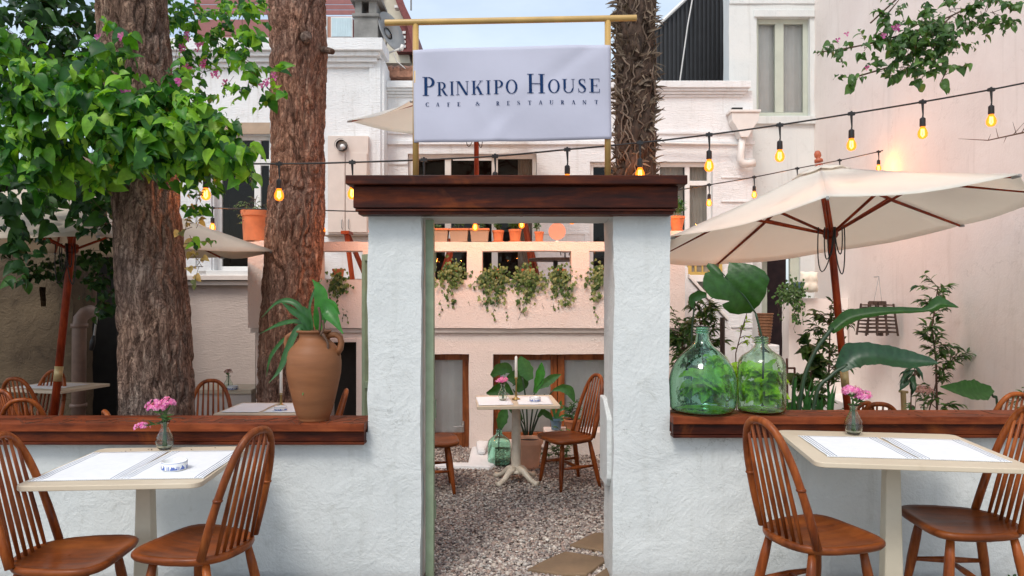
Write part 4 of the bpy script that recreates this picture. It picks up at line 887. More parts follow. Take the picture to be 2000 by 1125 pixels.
for i in range(1500):
    zz = rnd.uniform(2.0,4.4); an = rnd.uniform(0,6.28); d = Vector((math.cos(an), math.sin(an), 0)); p = Vector((cx,Y3,zz)) + d*.128
    tw = rnd.random()
    if tw < .88: blade(p, d*rnd.uniform(.15,.6)+Vector((rnd.uniform(-.5,.5),rnd.uniform(-.3,.3),rnd.uniform(-.2,1.0))), rnd.uniform(.05,.12), rnd.uniform(.005,.016), rnd.uniform(-.25,.15))
    else: blade(p, d*rnd.uniform(.5,1)+Vector((0,0,rnd.uniform(-.7,.6))), rnd.uniform(.07,.14), rnd.uniform(.005,.012), rnd.uniform(-.3,-.05))
a.build('frond_stubs', MT['fibre'], pm, world=True)
a = MB()
for i in range(60):
    zz = rnd.uniform(2.1,4.2); an = rnd.uniform(3.3,6.1); pts = []; x_, z_ = an, zz
    for k in range(8):
        pts.append(Vector((cx+math.cos(x_)*.152, Y3+math.sin(x_)*.152, z_))); x_ += rnd.uniform(-.2,.2); z_ -= rnd.uniform(.01,.05)
    a.tube(pts, [.006]*7+[.003], 5)
a.build('dry_fibres', simple('pale_fibre',(.17,.12,.085),.8,.4), pm, world=True, smooth=True)
# ================================================================ Windsor chairs
def make_chair(mw, ms):
    root = thing('windsor_chair', 'x', 'chair')
    # front is +Y ; origin on the floor under the seat centre
    n = 48; top = []; 
    def seat_r(a_):
        # rounded shield: wide front, round back
        c, s_ = math.cos(a_), math.sin(a_); e = 4.6 if s_ > 0 else 2.4
        wx = .222 if s_ > 0 else .215; wy = .235 if s_ > 0 else .215
        k = (abs(c/wx)**e + abs(s_/wy)**e)**(-1/e); return c*k*(1+.06*s_), s_*k
    a = MB(); rings = []
    for sc_, zz in ((.02,.436),(.35,.435),(.65,.438),(.86,.447),(.96,.452),(1.0,.444),(1.0,.432),(.97,.420),(.90,.412),(.5,.410),(.02,.410)):
        rings.append([(seat_r(6.28318*k/n)[0]*sc_, seat_r(6.28318*k/n)[1]*sc_, zz) for k in range(n)])
    vs = [p for r_ in rings for p in r_]; fs = []
    for i in range(len(rings)-1):
        for k in range(n): fs.append((i*n+k, (i+1)*n+k, (i+1)*n+(k+1)%n, i*n+(k+1)%n))
    a.add(vs, fs); a.build('seat', ms, root, smooth=True)
    for sx in (-1,1):
        for sy in (-1,1):
            a = MB(); t = Vector((sx*.135, sy*.135, .418)); b = Vector((sx*(.195 if sy > 0 else .185), sy*(.185 if sy > 0 else .215), 0))
            a.tube([t, t.lerp(b,.25), t.lerp(b,.5), t.lerp(b,.8), b], [.016,.0215,.0225,.017,.0125], 12); a.build('leg', mw, root, smooth=True)
    def lp(sx, sy, f):
        t = Vector((sx*.135, sy*.135, .418)); b = Vector((sx*(.195 if sy > 0 else .185), sy*(.185 if sy > 0 else .215), 0)); return t.lerp(b, f)
    for sx in (-1,1):
        a = MB(); p, q = lp(sx,-1,.52), lp(sx,1,.52); a.tube([p, p.lerp(q,.5), q], [.009,.0165,.009], 10); a.build('stretcher', mw, root, smooth=True)
    a = MB(); p = (lp(-1,-1,.52)+lp(-1,1,.52))/2; q = (lp(1,-1,.52)+lp(1,1,.52))/2; a.tube([p, p.lerp(q,.5), q], [.009,.0155,.009], 10); a.build('stretcher', mw, root, smooth=True)
    # hoop
    yb, lean = -.145, .30
    def hp(t):      # t 0..1 along the hoop
        an = math.pi*t; hh = .525
        x = -.178*math.cos(an) if True else 0
        s_ = math.sin(an)
        zz = .445 + hh*(s_**.62)
        x = -.178*math.copysign(abs(math.cos(an))**.78, math.cos(an))*(1-.10*s_) 
        return Vector((x, yb - .045*s_**.5*0 - (zz-.445)*lean - .0, zz))
    a = MB(); N = 40; pts = [hp(i/N) for i in range(N+1)]; a.tube(pts, [.0185]*3+[.0170]*(N-5)+[.0185]*3, 12); a.build('back_hoop', mw, root, smooth=True)
    for sx in (-1,1):
        a = MB(); k = 4 if sx < 0 else N-4; a.tube([pts[k]+Vector((0,0,-.006)), pts[k], pts[k]+Vector((0,0,.006))], [.0188,.0218,.0188], 12); a.build('hoop_ring', mw, root, smooth=True)
    for i in range(6):
        u = (i-2.5)/2.5; xb = u*.115; xt = u*.098
        # find hoop height at xt
        best = min(pts[4:-4], key=lambda p: abs(p.x-xt) + (0 if p.z > .6 else 1)); ztop = best.z
        b = Vector((xb, yb-.028+abs(u)*.03*0, .445)); tt = Vector((xt, yb-(ztop-.445)*lean, ztop))
        a = MB(); a.tube([b, b.lerp(tt,.3), b.lerp(tt,.6), tt], [.0075,.0105,.009,.0065], 8); a.build('spindle', mw, root, smooth=True)
    return root
chairA = make_chair(MT['chair'], MT['seatwood']); chairB = None
def setlook(root, mw, ms):
    for ch in root.children:
        ch.data = ch.data.copy(); ch.data.materials[0] = ms if ch.name.startswith('seat') else mw
first = [True]
def place_chair(x, y, z, face, label, group, src=None, sc=1.0):
    global chairA
    src = src or chairA
    if first[0] and src is chairA: c = chairA; first[0] = False
    else: c = copy_tree(src)
    c.location = (x, y, z); c.rotation_euler = (0, 0, R(face-90)); c.scale = (sc,)*3
    c['label'] = label; c['category'] = 'chair'; c['group'] = group
    return c
# face: heading of the front, degrees from +X
NG = 'Windsor chairs at the street side tables'
place_chair(-1.95, 3.13, 0, 3, 'varnished hoop-back chair cut off by the left edge, facing the left street table', NG, sc=.99)
place_chair(-1.41, 3.23, 0, 163, 'varnished hoop-back chair at the right side of the left street table', NG, sc=1.01)
place_chair(1.42, 3.33, 0.0, 19, 'varnished hoop-back chair at the left side of the right street table', NG, sc=1.04)
place_chair(2.20, 3.45, 0.02, 176, 'varnished hoop-back chair cut off by the right edge, facing the right street table', NG, sc=1.04)
GG = 'Windsor chairs in the gravel garden'
place_chair(.50, 6.30, GZ, 205, 'orange brown chair seen through the doorway, right of the pedestal table', GG)
place_chair(-.70, 6.15, GZ, 10, 'orange brown chair half hidden by the gate frame, left of the pedestal table', GG)
def arch(px, py, Y, face, label, sc=1.0):
    x = XX(px, Y); z = ZZ(py, Y); zf = z - .985*sc
    return place_chair(x + .30*sc*math.cos(R(face)), Y + .30*sc*math.sin(R(face)), zf, face, label, GG, sc=sc)
arch(108, 721, 7.0, -100, 'dark chair whose hoop rises behind the small far left garden table')
arch(28, 736, 6.2, 85, 'taller chair hoop near the left edge, in front of the far left table')
arch(5, 760, 5.7, 60, 'chair hoop cut by the left edge of the photo, lowest and nearest the frame')
arch(42, 777, 5.3, 110, 'chair hoop just above the left ledge, under the red parasol pole')
arch(206, 800, 4.9, 40, 'tip of a chair hoop peeping over the ledge left of the big pine')
arch(412, 740, 6.3, -70, 'chair with thin spindles between the two pine trunks, beside the wall shelf')
arch(676, 759, 5.6, 195, 'orange chair hoop seen edge-on right of the clay amphora')
arch(1690, 783, 5.2, 120, 'chair hoop behind the right ledge partly hidden by the pink flower vase')
arch(1719, 785, 5.15, 75, 'chair hoop peeping over the right ledge just right of the flower vase')
arch(1985, 765, 5.0, 100, 'chair hoop in the garden at the right edge, behind the street chair')

# ================================================================ tables
def rrect(w, d, r_, n=6):
    P = []
    for cx, cy, a0 in ((w/2-r_, d/2-r_, 0), (-w/2+r_, d/2-r_, 90), (-w/2+r_, -d/2+r_, 180), (w/2-r_, -d/2+r_, 270)):
        for i in range(n+1): an = R(a0+90*i/n); P.append((cx+r_*math.cos(an), cy+r_*math.sin(an)))
    return P
def street_table(x, y, w, d, zt, rz, label):
    t = thing('cafe_table', label, 'table', (x, y, 0), R(rz), 'cream tables with square pedestals at the front wall')
    a = MB(); a.prism(rrect(w,d,.05), zt-.024, zt, axis='z'); a.build('tabletop', MT['table'], t, bevel=.004)
    a = MB(); n = 4
    q = .033; q2 = .046
    a.add([(-q,-q,zt-.03),(q,-q,zt-.03),(q,q,zt-.03),(-q,q,zt-.03),(-q2,-q2,.03),(q2,-q2,.03),(q2,q2,.03),(-q2,q2,.03)], [(0,1,2,3),(7,6,5,4),(0,4,5,1),(1,5,6,2),(2,6,7,3),(3,7,4,0)])
    a.build('pedestal', MT['tableleg'], t, bevel=.006)
    a = MB(); a.prism(rrect(.42,.42,.04), 0, .028, axis='z'); a.build('foot', MT['tableleg'], t, bevel=.004)
    a = MB(); a.box((-.15,-.15,zt-.045),(.15,.15,zt-.025)); a.build('bracket', MT['tableleg'], t)
    return t
TA = street_table(-1.815, 3.52, .80, .78, .74, 4, 'cream topped table against the front wall, left of the doorway')
TBz = .815
TB = street_table(1.90, 3.56, .93, .79, TBz, -8, 'cream topped table against the front wall, right of the doorway')
def placemat(tx, ty, trz, lx, ly, w, d, z, rz, label):
    ca, sa = math.cos(R(trz)), math.sin(R(trz)); X = tx+lx*ca-ly*sa; Y = ty+lx*sa+ly*ca
    bounds = [0,.026,.038,.062,.073,.100,.112]; cuts = bounds + [1-b for b in reversed(bounds)]; stripes = {1,3,5}
    a = MB(); nv = 22; xs = []
    cols = []
    for i in range(len(cuts)-1):
        mat_i = 1 if (i in (1,3,5) or (len(cuts)-2-i) in (1,3,5)) else 0
        k = 10 if i == len(bounds)-1 else 1
        for j in range(k): cols.append((cuts[i]+(cuts[i+1]-cuts[i])*j/k, mat_i))
    xs = [c[0] for c in cols] + [1.0]
    def hgt(u, v): return .0035 + .0022*noise.noise(Vector((u*6+lx*9, v*5, rz))) + .0012*math.sin(u*40+v*3)*math.sin(v*9)*.4
    vs = [((u-.5)*w + .004*noise.noise(Vector((v/nv*4, u, 3))), (v/nv-.5)*d + .005*noise.noise(Vector((u*5, v, 9))), hgt(u, v/nv)) for v in range(nv+1) for u in xs]
    W_ = len(xs)
    for v in range(nv):
        for i in range(W_-1): a.f.append((v*W_+i, v*W_+i+1, (v+1)*W_+i+1, (v+1)*W_+i)); a.mi.append(cols[i][1])
    a.v = vs
    # fringe knots along the front and back hems
    for i in range(46):
        for e in (-1,1):
            x = (i/45-.5)*w; m_ = len(a.v); yy = e*d/2
            a.box((x-.0022,min(yy,yy+e*.009),.001),(x+.0022,max(yy,yy+e*.009),.004), 0)
    o = a.build('placemat', [MT['cloth'], MT['stripe']], smooth=True, loc=None, solid=.0015)
    o.location = (X, Y, z+.001); o.rotation_euler = (0,0,R(trz+rz)); tag(o, label, 'placemat', 'white striped linen placemats on the street tables')
placemat(-1.815,3.52,4, -.182,-.025,.385,.56,.74, 1, 'white placemat with grey stripes, left half of the left street table')
placemat(-1.815,3.52,4, .205,-.025,.375,.56,.74, -1, 'white placemat under the blue patterned bowl, left street table')
placemat(1.90,3.56,-8, -.185,-.03,.40,.48,TBz, 1, 'white placemat with grey stripes, left half of the right street table')
placemat(1.90,3.56,-8, .222,-.03,.385,.48,TBz, -.5, 'white placemat nearest the right edge, right half of the right street table')

def bowl(p, r_, h, label, fancy=True):
    t = thing('bowl', label, 'bowl', p, 0)
    a = MB(); a.lathe((0,0,0), [(r_*.88,0),(r_*.97,h*.06),(r_,h*.3),(r_,h*.95),(r_*.97,h),(r_*.92,h*.97),(r_*.91,h*.3),(r_*.8,h*.14),(.001,h*.12)], 36, close=False); a.lathe((0,0,0), [(.001,0),(r_*.88,0)], 36, close=False)
    a.build('body', MT['porcelain'], t, smooth=True)
    if fancy:
        a = MB(); n = 90
        for k in range(n):
            an = 6.2832*k/n; an2 = 6.2832*(k+.9)/n; hh = h*(.25+.42*abs(math.sin(k*.55))*rnd.uniform(.4,1)); R1 = r_*1.004
            if rnd.random() < .8: a.add([(R1*math.cos(an),R1*math.sin(an),h*.14),(R1*math.cos(an2),R1*math.sin(an2),h*.14),(R1*math.cos(an2),R1*math.sin(an2),hh),(R1*math.cos(an),R1*math.sin(an),hh)], [(0,1,2,3)])
        a.lathe((0,0,0), [(r_*1.004,h*.86),(r_*1.004,h*.9)], 36, close=False)
        a.build('painted_band', MT['blueprint'], t)
    return t
bowl((XX(341,3.39), 3.39, .746), .058, .042, 'small white bowl painted with blue landscape on the left street table')

# flowers in small vases
def floret(a, c, r_, nrm, m=0):
    nrm = Vector(nrm).normalized(); u = nrm.cross(Vector((.3,.2,1))).normalized(); w = nrm.cross(u)
    for k in range(5):
        a1 = 6.2832*k/5+rnd.random()*.4; d = u*math.cos(a1)+w*math.sin(a1); s_ = nrm.cross(d)
        p = Vector(c); a.add([p, p+d*r_*.6+s_*r_*.42+nrm*r_*.15, p+d*r_+nrm*r_*.05, p+d*r_*.6-s_*r_*.42+nrm*r_*.15], [(0,1,2,3)], m)
def vase_flowers(p, h, rv, clumps, label, flabel, fm='pinkfl', gm='glass_clear', side=None):
    t = thing('vase', label, 'vase', p)
    prof = [(rv*.55,0),(rv*.62,h*.02),(rv*.85,h*.12),(rv,h*.3),(rv*.93,h*.45),(rv*.62,h*.62),(rv*.42,h*.75),(rv*.40,h*.86),(rv*.52,h*.96),(rv*.60,h)]
    inn = [(max(.002, r_-.0022), z_ if i else .006) for i, (r_, z_) in enumerate(prof)]
    a = MB(); a.lathe((0,0,0), [(.0005,0)]+prof+list(reversed(inn))+[(.0005,.006)], 32, close=False); a.build('glass', MT[gm], t, smooth=True)
    f = thing('flower_bunch', flabel, 'flowers', p)
    s_ = MB(); b = MB(); l = MB()
    for (dx,dy,dz,rad,num) in clumps:
        c = Vector((dx,dy,dz)); mouth = Vector((0,0,h*.92))
        for i in range(num):
            d = Vector((rnd.gauss(0,1), rnd.gauss(0,1), rnd.gauss(0,.75))).normalized()*rad*rnd.uniform(.55,1); d.z = abs(d.z)*.8 - rad*.15
            q = c+d; floret(b, q, rnd.uniform(.009,.014), d+Vector((0,-.015,.012)))
            if i % 4 == 0:
                base_ = Vector((rnd.uniform(-.01,.01),rnd.uniform(-.01,.01),h*.12)); s_.tube([base_, mouth+Vector((rnd.uniform(-.008,.008),rnd.uniform(-.008,.008),0)), c.lerp(mouth,.35), q], .0014, 5)
        for i in range(8):
            q = mouth.lerp(c, rnd.uniform(.1,.7)); d = Vector((rnd.uniform(-1,1), rnd.uniform(-1,.4), rnd.uniform(-.2,.8))).normalized()
            l.leafstrip([q,q+d*.02,q+d*.04], [.002,.005,.001], nu=1)
    s_.build('stems', MT['stem'], f); b.build('blossom', MT[fm], f); l.build('leaves', MT['shrub'], f)
    return t, f
pA = Vector((XX(322,3.84), 3.84, .741))
vase_flowers(pA, .155, .047, [(-.04,-.01,.235,.06,95),(.015,0,.255,.045,60),(-.115,-.02,.13,.04,34)], 'pear shaped clear vase at the wall end of the left street table', 'pink and white sweet william bunch, one head drooping, left street table')
pB = Vector((XX(1667,3.87), 3.87, TBz+.001))
vase_flowers(pB, .165, .048, [(-.01,0,.235,.058,90),(.05,0,.21,.05,80)], 'bulbous clear vase at the wall end of the right street table', 'bright pink flower bunch in the vase on the right street table')

# ---- pedestal table seen through the doorway
def iron_table(x, y, zf, zt, w, d, rz, label):
    t = thing('pedestal_table', label, 'table', (x,y,zf), R(rz), 'white iron pedestal tables in the garden'); h = zt-zf
    a = MB(); a.prism(rrect(w,d,.02), h-.028, h, axis='z'); a.build('tabletop', MT['table'], t, bevel=.004)
    a = MB(); a.lathe((0,0,0), [(.075,.10),(.062,.115),(.045,.14),(.043,.2),(.041,.5),(.038,h-.08),(.05,h-.06),(.06,h-.03)], 20); a.build('column', MT['iron'], t, smooth=True)
    for k in range(4):
        an = R(45+90*k); dx, dy = math.cos(an), math.sin(an); a = MB()
        a.tube([(dx*.03,dy*.03,.13),(dx*.09,dy*.09,.115),(dx*.16,dy*.16,.06),(dx*.22,dy*.22,.035),(dx*.25,dy*.25,.03)], [.035,.030,.022,.024,.03], 10)
        a.build('foot', MT['iron'], t, smooth=True)
    return t
iron_table(XX(1008,6.4), 6.4, GZ, .625, .72, .66, 4, 'square pedestal table with cast iron feet seen through the doorway')
def runner(x, y, z, w, d, rz, label, m='cloth'):
    a = MB(); n = 14
    a.add([((i/n-.5)*w+.006*noise.noise(Vector((i,j,1))), (j/n-.5)*d+.008*noise.noise(Vector((i,j,5))), .002+.0025*noise.noise(Vector((i*.4,j*.4,2)))) for j in range(n+1) for i in range(n+1)], [(j*(n+1)+i,j*(n+1)+i+1,(j+1)*(n+1)+i+1,(j+1)*(n+1)+i) for j in range(n) for i in range(n)])
    o = a.build('placemat', MT[m], smooth=True, solid=.002); o.location = (x,y,z+.002); o.rotation_euler = (0,0,R(rz)); tag(o, label, 'placemat', 'linen placemats on the garden tables'); return o
runner(XX(965,6.35),6.35,.626,.30,.5,6,'cream placemat under the candlestick on the table in the doorway')
runner(XX(1043,6.38),6.38,.626,.30,.5,2,'cream placemat under the white bowl on the table in the doorway')
def candle(p, hc, hw, label):
    t = thing('candlestick', label, 'candlestick', p)
    a = MB(); a.lathe((0,0,0), [(.038,0),(.036,.008),(.014,.018),(.009,.03),(.012,.05),(.007,.07),(.006,hc*.7),(.011,hc*.8),(.007,hc*.88),(.016,hc*.96),(.016,hc)], 18); a.build('holder', MT['brass'], t, smooth=True)
    a = MB(); a.lathe((0,0,0), [(.0125,hc-.01),(.012,hc+hw*.96),(.006,hc+hw)], 14); a.tube([(0,0,hc+hw),(0,0,hc+hw+.012)], .0012, 5); a.build('candle', MT['candle'], t, smooth=True)
candle((XX(1008,6.42), 6.42, .631), .20, .19, 'tall white candle in a brass holder on the table in the doorway')
vase_flowers(Vector((XX(982,6.35),6.35,.631)), .15, .042, [(0,0,.185,.05,50),(-.03,0,.17,.04,20)], 'little glass vase beside the candle on the table in the doorway', 'pink flower bunch beside the candle on the table in the doorway')
bowl((XX(1045,6.3),6.3,.632), .05, .04, 'small white bowl near the right edge of the doorway table')
# left garden tables
iron_table(XX(110,7.0), 7.0, GZ, ZZ(754,7.0), .72, .6, -14, 'small cream table under the far left parasol, edge raised to the right')
runner(XX(104,7.0),7.0,ZZ(754,7.0)+.001,.5,.4,-14,'pale placemat on the far left garden table')
iron_table(XX(515,5.75), 5.85, GZ, ZZ(799,5.8), .66, .6, 0, 'cream garden table just behind the left ledge, beside the amphora')
zt = ZZ(799,5.8)
runner(XX(480,5.75),5.85,zt+.001,.30,.46,0,'off white placemat left of the candlestick behind the ledge')
runner(XX(560,5.75),5.85,zt+.001,.30,.46,0,'off white placemat hidden partly by the amphora')
candle((XX(549,5.9), 5.9, zt+.006), .11, .22, 'white candle in a dark brass holder left of the clay amphora')
bowl((XX(548,5.7),5.7,zt+.006), .05, .034, 'small patterned bowl at the foot of the candle left of the amphora')
sb = thing('wall_shelf', 'low pinkish cupboard shelf against the house wall between the pines', 'shelf', (XX(440,8.4), 8.4, GZ))
a = MB(); a.box((XX(380,8.4),8.2,ZZ(765,8.4)),(XX(503,8.4),8.75,ZZ(757,8.4))); a.build('top', MT['table'], sb, world=True, bevel=.005)
a = MB(); a.box((XX(392,8.4),8.25,GZ),(XX(500,8.4),8.7,ZZ(766,8.4))); a.build('body', MT['trimpink'], sb, world=True, bevel=.005)
zs = ZZ(757,8.4)
vase_flowers(Vector((XX(446,8.3),8.3,zs+.001)), .15, .05, [(0,0,.2,.05,40)], 'small dim glass vase on the cupboard shelf between the pines', 'faded pink flowers on the cupboard shelf between the pines', fm='fadedfl')
bowl((XX(450,8.25)+.04,8.22,zs+.001), .06, .045, 'white bowl in front of the faded flowers on the cupboard shelf')
# right garden table with faded flowers
iron_table(XX(1810,5.6), 5.7, GZ, .52, .7, .6, 0, 'garden table hidden behind the right ledge, carrying the faded flowers')
vase_flowers(Vector((XX(1805,5.6),5.6,.521)), .17, .05, [(0,0,.30,.075,80)], 'clear vase of faded flowers behind the right ledge', 'faded dusty pink flower head behind the right ledge', fm='fadedfl')

# ================================================================ amphora and demijohns
am = thing('amphora', 'big terracotta amphora with two loop handles standing on the left ledge', 'amphora', (XX(613,4.11), 4.11, .854))
sA = .517/520
prof = [(.0,0),(.086,0),(.090,.012),(.098,.03),(.118,.10),(.135,.17),(.150,.235),(.158,.29),(.160,.33),(.156,.37),(.148,.40),(.130,.430),(.108,.452),(.092,.468),(.086,.485),(.088,.503),(.100,.512),(.101,.520),(.090,.523),(.078,.515),(.074,.48),(.09,.44),(.13,.38)]
a = MB(); pr = []
for (r0,z0),(r1,z1) in zip(prof, prof[1:]):
    for j in range(3): pr.append((r0+(r1-r0)*j/3, z0+(z1-z0)*j/3))
pr.append(prof[-1]); pr = [(r_*1.0+.0008*math.sin(z_*260), z_) for r_, z_ in pr]
pr = [(r_*.98, z_*.995) for r_, z_ in pr]; a.lathe((0,0,0), pr, 56, close=False); a.build('body', MT['amphora'], am, smooth=True)
a = MB(); a.lathe((0,0,0), [(.0005,.44),(.085,.44)], 30, close=False); a.build('soil', MT['soil'], am)
for s_ in (1,-1):
    a = MB(); dv = Vector((s_,-.1*s_,0)); P = [(.075,.480),(.100,.492),(.130,.494),(.156,.478),(.163,.448),(.156,.412),(.135,.385)]
    a.tube([dv*x+Vector((0,0,z_)) for x, z_ in P], [.017,.018,.0175,.017,.017,.018,.021], 12, flat=1.25); a.build('handle', MT['amphora'], am, smooth=True)
def bottle(px, Y, z0, prof, gm, label, rib=None):
    t = thing('demijohn', label, 'demijohn', (XX(px,Y), Y, z0))
    P = []
    for (r0,z0_),(r1,z1_) in zip(prof, prof[1:]):
        for j in range(4): P.append((r0+(r1-r0)*j/4, z0_+(z1_-z0_)*j/4))
    P.append(prof[-1]); inn = [(max(.003,r_-.005), max(.012,z_)) for r_, z_ in reversed(P)]
    # smooth profile
    def sm_(Q):
        for _ in range(3): Q = [Q[0]]+[((Q[i-1][0]+2*Q[i][0]+Q[i+1][0])/4,(Q[i-1][1]+2*Q[i][1]+Q[i+1][1])/4) for i in range(1,len(Q)-1)]+[Q[-1]]
        return Q
    a = MB(); a.lathe((0,0,0), [(.0005,.012)]+sm_(P)+sm_(inn)+[(.0005,.02)], 48, close=False)
    a.v = [(v[0]*(1+.012*noise.noise(Vector((v[0]*6,v[1]*6,v[2]*6+px)))), v[1]*(1+.012*noise.noise(Vector((v[0]*6,v[1]*6,v[2]*6)))), v[2]) for v in a.v]
    a.build('glass', MT[gm], t, smooth=True)
    a = MB(); rn = prof[-1][0]; zn = prof[-1][1]
    for k in range(3):
        zc = zn-.008-k*.014; a.lathe((0,0,0), [(rn*.98,zc-.005),(rn+.006,zc-.002),(rn+.006,zc+.002),(rn*.98,zc+.005)], 30, close=False)
    a.build('neck_ring', MT[gm], t, smooth=True); return t
Yb = 4.14; k_ = Yb/1387
def pr_px(L, base_py): return [(r_*k_, (base_py-py)*k_) for r_, py in L]
ZR = .893
bottle(1372, Yb, ZR, [(.0005,0)]+pr_px([(54,808),(62,800),(65,775),(65,750),(62,732),(56,716),(47,702),(35,690),(22,680),(14,669),(12,655),(12,640)], 808), 'glass_green', 'round shouldered green glass demijohn on the right ledge beside the pillar')
bottle(1487, Yb, ZR, [(.0005,0)]+pr_px([(42,808),(46,800),(46,770),(46,725),(45,710),(38,698),(24,690),(13,680),(10,668),(12,660)], 808), 'glass_pale', 'straight sided pale green demijohn holding the big torn leaf')
for o_ in [o for o in bpy.data.objects if o.name.startswith('demijohn')]: pass
# green demijohn and terracotta tub under the doorway table
Yq = 7.05; kq = Yq/1387
t = bottle(975, Yq, GZ+.01, [(.0005,0)]+[(r_*kq,(902-py)*kq) for r_,py in [(20,902),(23,896),(23,865),(22,855),(14,848),(6,843),(5,832)]], 'glass_green', 'small green demijohn on the gravel left of the terracotta tub')
def pot(x, y, z, r0, r1, h, m, label, saucer=True, cat='plant pot', group=None, name='flower_pot'):
    t = thing(name, label, cat, (x,y,z), 0, group); zb_ = .0
    if saucer:
        a = MB(); a.lathe((0,0,0), [(.0005,0),(r0*1.25,0),(r0*1.38,h*.09),(r0*1.32,h*.09),(r0*1.2,.012)], 28, close=False); a.build('saucer', MT[m], t, smooth=False, auto=40); zb_ = .014
    a = MB(); a.lathe((0,0,zb_), [(.0005,0),(r0,0),(r1*.94,h*.80),(r1*.95,h*.81),(r1*1.03,h*.82),(r1*1.05,h),(r1*.96,h),(r1*.92,h*.88)], 32, close=False); a.build('body', MT[m], t, auto=40)
    a = MB(); a.lathe((0,0,zb_), [(.0005,h*.89),(r1*.93,h*.89)], 20, close=False); a.build('soil', MT['soil'], t)
    return t
pot(XX(1034,6.95), 6.95, GZ+.01, .095, .130, .27, 'palepot', 'large pale terracotta tub on the gravel beneath the doorway table')
pot(XX(1086,7.55), 7.55, ZZ(838,7.55), .05, .068, .12, 'blueglaze', 'small blue glazed pot on the low window ledge', saucer=False)
pot(XX(1118,7.5), 7.5, ZZ(842,7.5), .06, .09, .13, 'terracotta', 'terracotta bowl of greenery under the right casement', saucer=False)
a = MB(); a.box((XX(1062,7.6),7.45,GZ),(XX(1200,7.6),7.75,ZZ(840,7.55))); o = a.build('plinth', MT['pink'], loc=(XX(1130,7.6),7.6,GZ), bevel=.01); tag(o, 'low white plinth of potted plants under the right casement window', 'plinth')

# ---- pots on the terrace rail
zR = zr1+.002; YR = 7.80
def planter(px0, px1, label):
    t = thing('planter_box', label, 'planter', (XX((px0+px1)/2,YR), YR, zR), 0, 'oblong planters on the terrace rail'); w0 = (px1-px0)/F*YR/2
    h = .145
    a = MB(); a.add([(-w0*.88,-.07,0),(w0*.88,-.07,0),(w0*.88,.07,0),(-w0*.88,.07,0),(-w0,-.085,h*.86),(w0,-.085,h*.86),(w0,.085,h*.86),(-w0,.085,h*.86)], [(3,2,1,0),(4,5,6,7),(0,1,5,4),(1,2,6,5),(2,3,7,6),(3,0,4,7)]); a.build('body', MT['planter'], t, bevel=.004)
    a = MB(); a.box((-w0-.008,-.095,h*.862),(w0+.008,.095,h)); a.build('rim', MT['terracotta'], t, bevel=.003)
    a = MB(); a.box((-w0+.01,-.08,h+.0005),(w0-.01,.08,h+.003)); a.build('soil', MT['soil'], t)
    b = MB()
    for i in range(14):
        q = Vector((rnd.uniform(-w0*.8,w0*.8), rnd.uniform(-.05,.05), h)); b.tube([q, q+Vector((rnd.uniform(-.01,.01),0,rnd.uniform(.02,.08)))], .002, 4)
    return t, b, h, w0
def sprout(loc, n, sp, hh, m, label, name='seedling', cat='plant', group=None, lw=.012, ll=.05):
    t = thing(name, label, cat, loc, 0, group); st_ = MB(); lf = MB()
    for i in range(n):
        b = Vector((rnd.uniform(-sp,sp), rnd.uniform(-.04,.04), 0)); top = b+Vector((rnd.uniform(-.03,.03), rnd.uniform(-.02,.02), rnd.uniform(.5,1)*hh)); st_.tube([b,top], .0025, 4)
        for k in range(7):
            q = b.lerp(top, rnd.uniform(.3,1)); d = Vector((rnd.uniform(-1,1), rnd.uniform(-1,.6), rnd.uniform(-.1,.8))).normalized(); L = ll*rnd.uniform(.6,1.2)
            lf.leafstrip([q, q+d*L*.5, q+d*L+Vector((0,0,-L*.2))], [lw*.3,lw,lw*.1], up=(0,-.6,.8), nu=1)
    st_.build('stem', MT['stem'], t); lf.build('leaves', MT[m], t); return t
for i, (a0, a1, lb) in enumerate(((846,876,'cut by the gate frame'),(879,915,'in the middle of the three'),(919,955,'under the lit bulb'))):
    planter(a0, a1, 'oblong grey planter with orange rim, '+lb)
    sprout((XX((a0+a1)/2,YR),YR,zR+.146), 3 if i else 2, .07, .05 if i == 0 else .11, 'shrub', ('sparse dry seedlings in the planter cut by the gate frame','small seedlings in the middle oblong planter','small seedlings beside the lit bulb in the third oblong planter')[i])
TG = 'terracotta pots on the terrace rail'
pot(XX(973,YR),YR,zR,.050,.064,.115,'terracotta','round terracotta pot with saucer, left of two alike on the rail',group=TG)
pot(XX(1006,YR),YR,zR,.054,.07,.125,'terracotta','round terracotta pot with saucer, right of two alike on the rail',group=TG)
pot(XX(1053,YR),YR,zR,.040,.052,.10,'terracotta','darker narrow terracotta pot on the rail beside the pink disc',group=TG)
sprout((XX(973,YR),YR,zR+.11), 4,.03,.16,'shrub','dark leafy seedling in the left of the two round pots', ll=.06,lw=.018)
sprout((XX(1003,YR),YR,zR+.12), 6,.05,.15,'shrub','bushy dark seedling in the right of the two round pots', ll=.07,lw=.02)
sprout((XX(1053,YR),YR,zR+.10), 7,.035,.20,'midleaf','pale upright leafy sprig in the narrow pot beside the pink disc', ll=.06,lw=.012)
pot(XX(1322,YR),YR,ZZ(452,YR),.055,.085,.15,'terracotta','terracotta pot at the right end of the terrace rail behind the pillar',group=TG)
a = MB(); a.box((XX(1300,YR),YR-.1,zr1),(XX(1338,YR),YR+.1,ZZ(452,YR)-.002)); o = a.build('pot_block', MT['pink'], hs, world=True)
sprout((XX(1322,YR),YR,ZZ(452,YR)+.15), 8,.03,.22,'midleaf','tuft of narrow leaves in the pot at the right rail end', ll=.12,lw=.012)
t = thing('round_plaque', 'round pink woven disc standing up on the terrace rail', 'plaque', (XX(1088,YR),YR,zR))
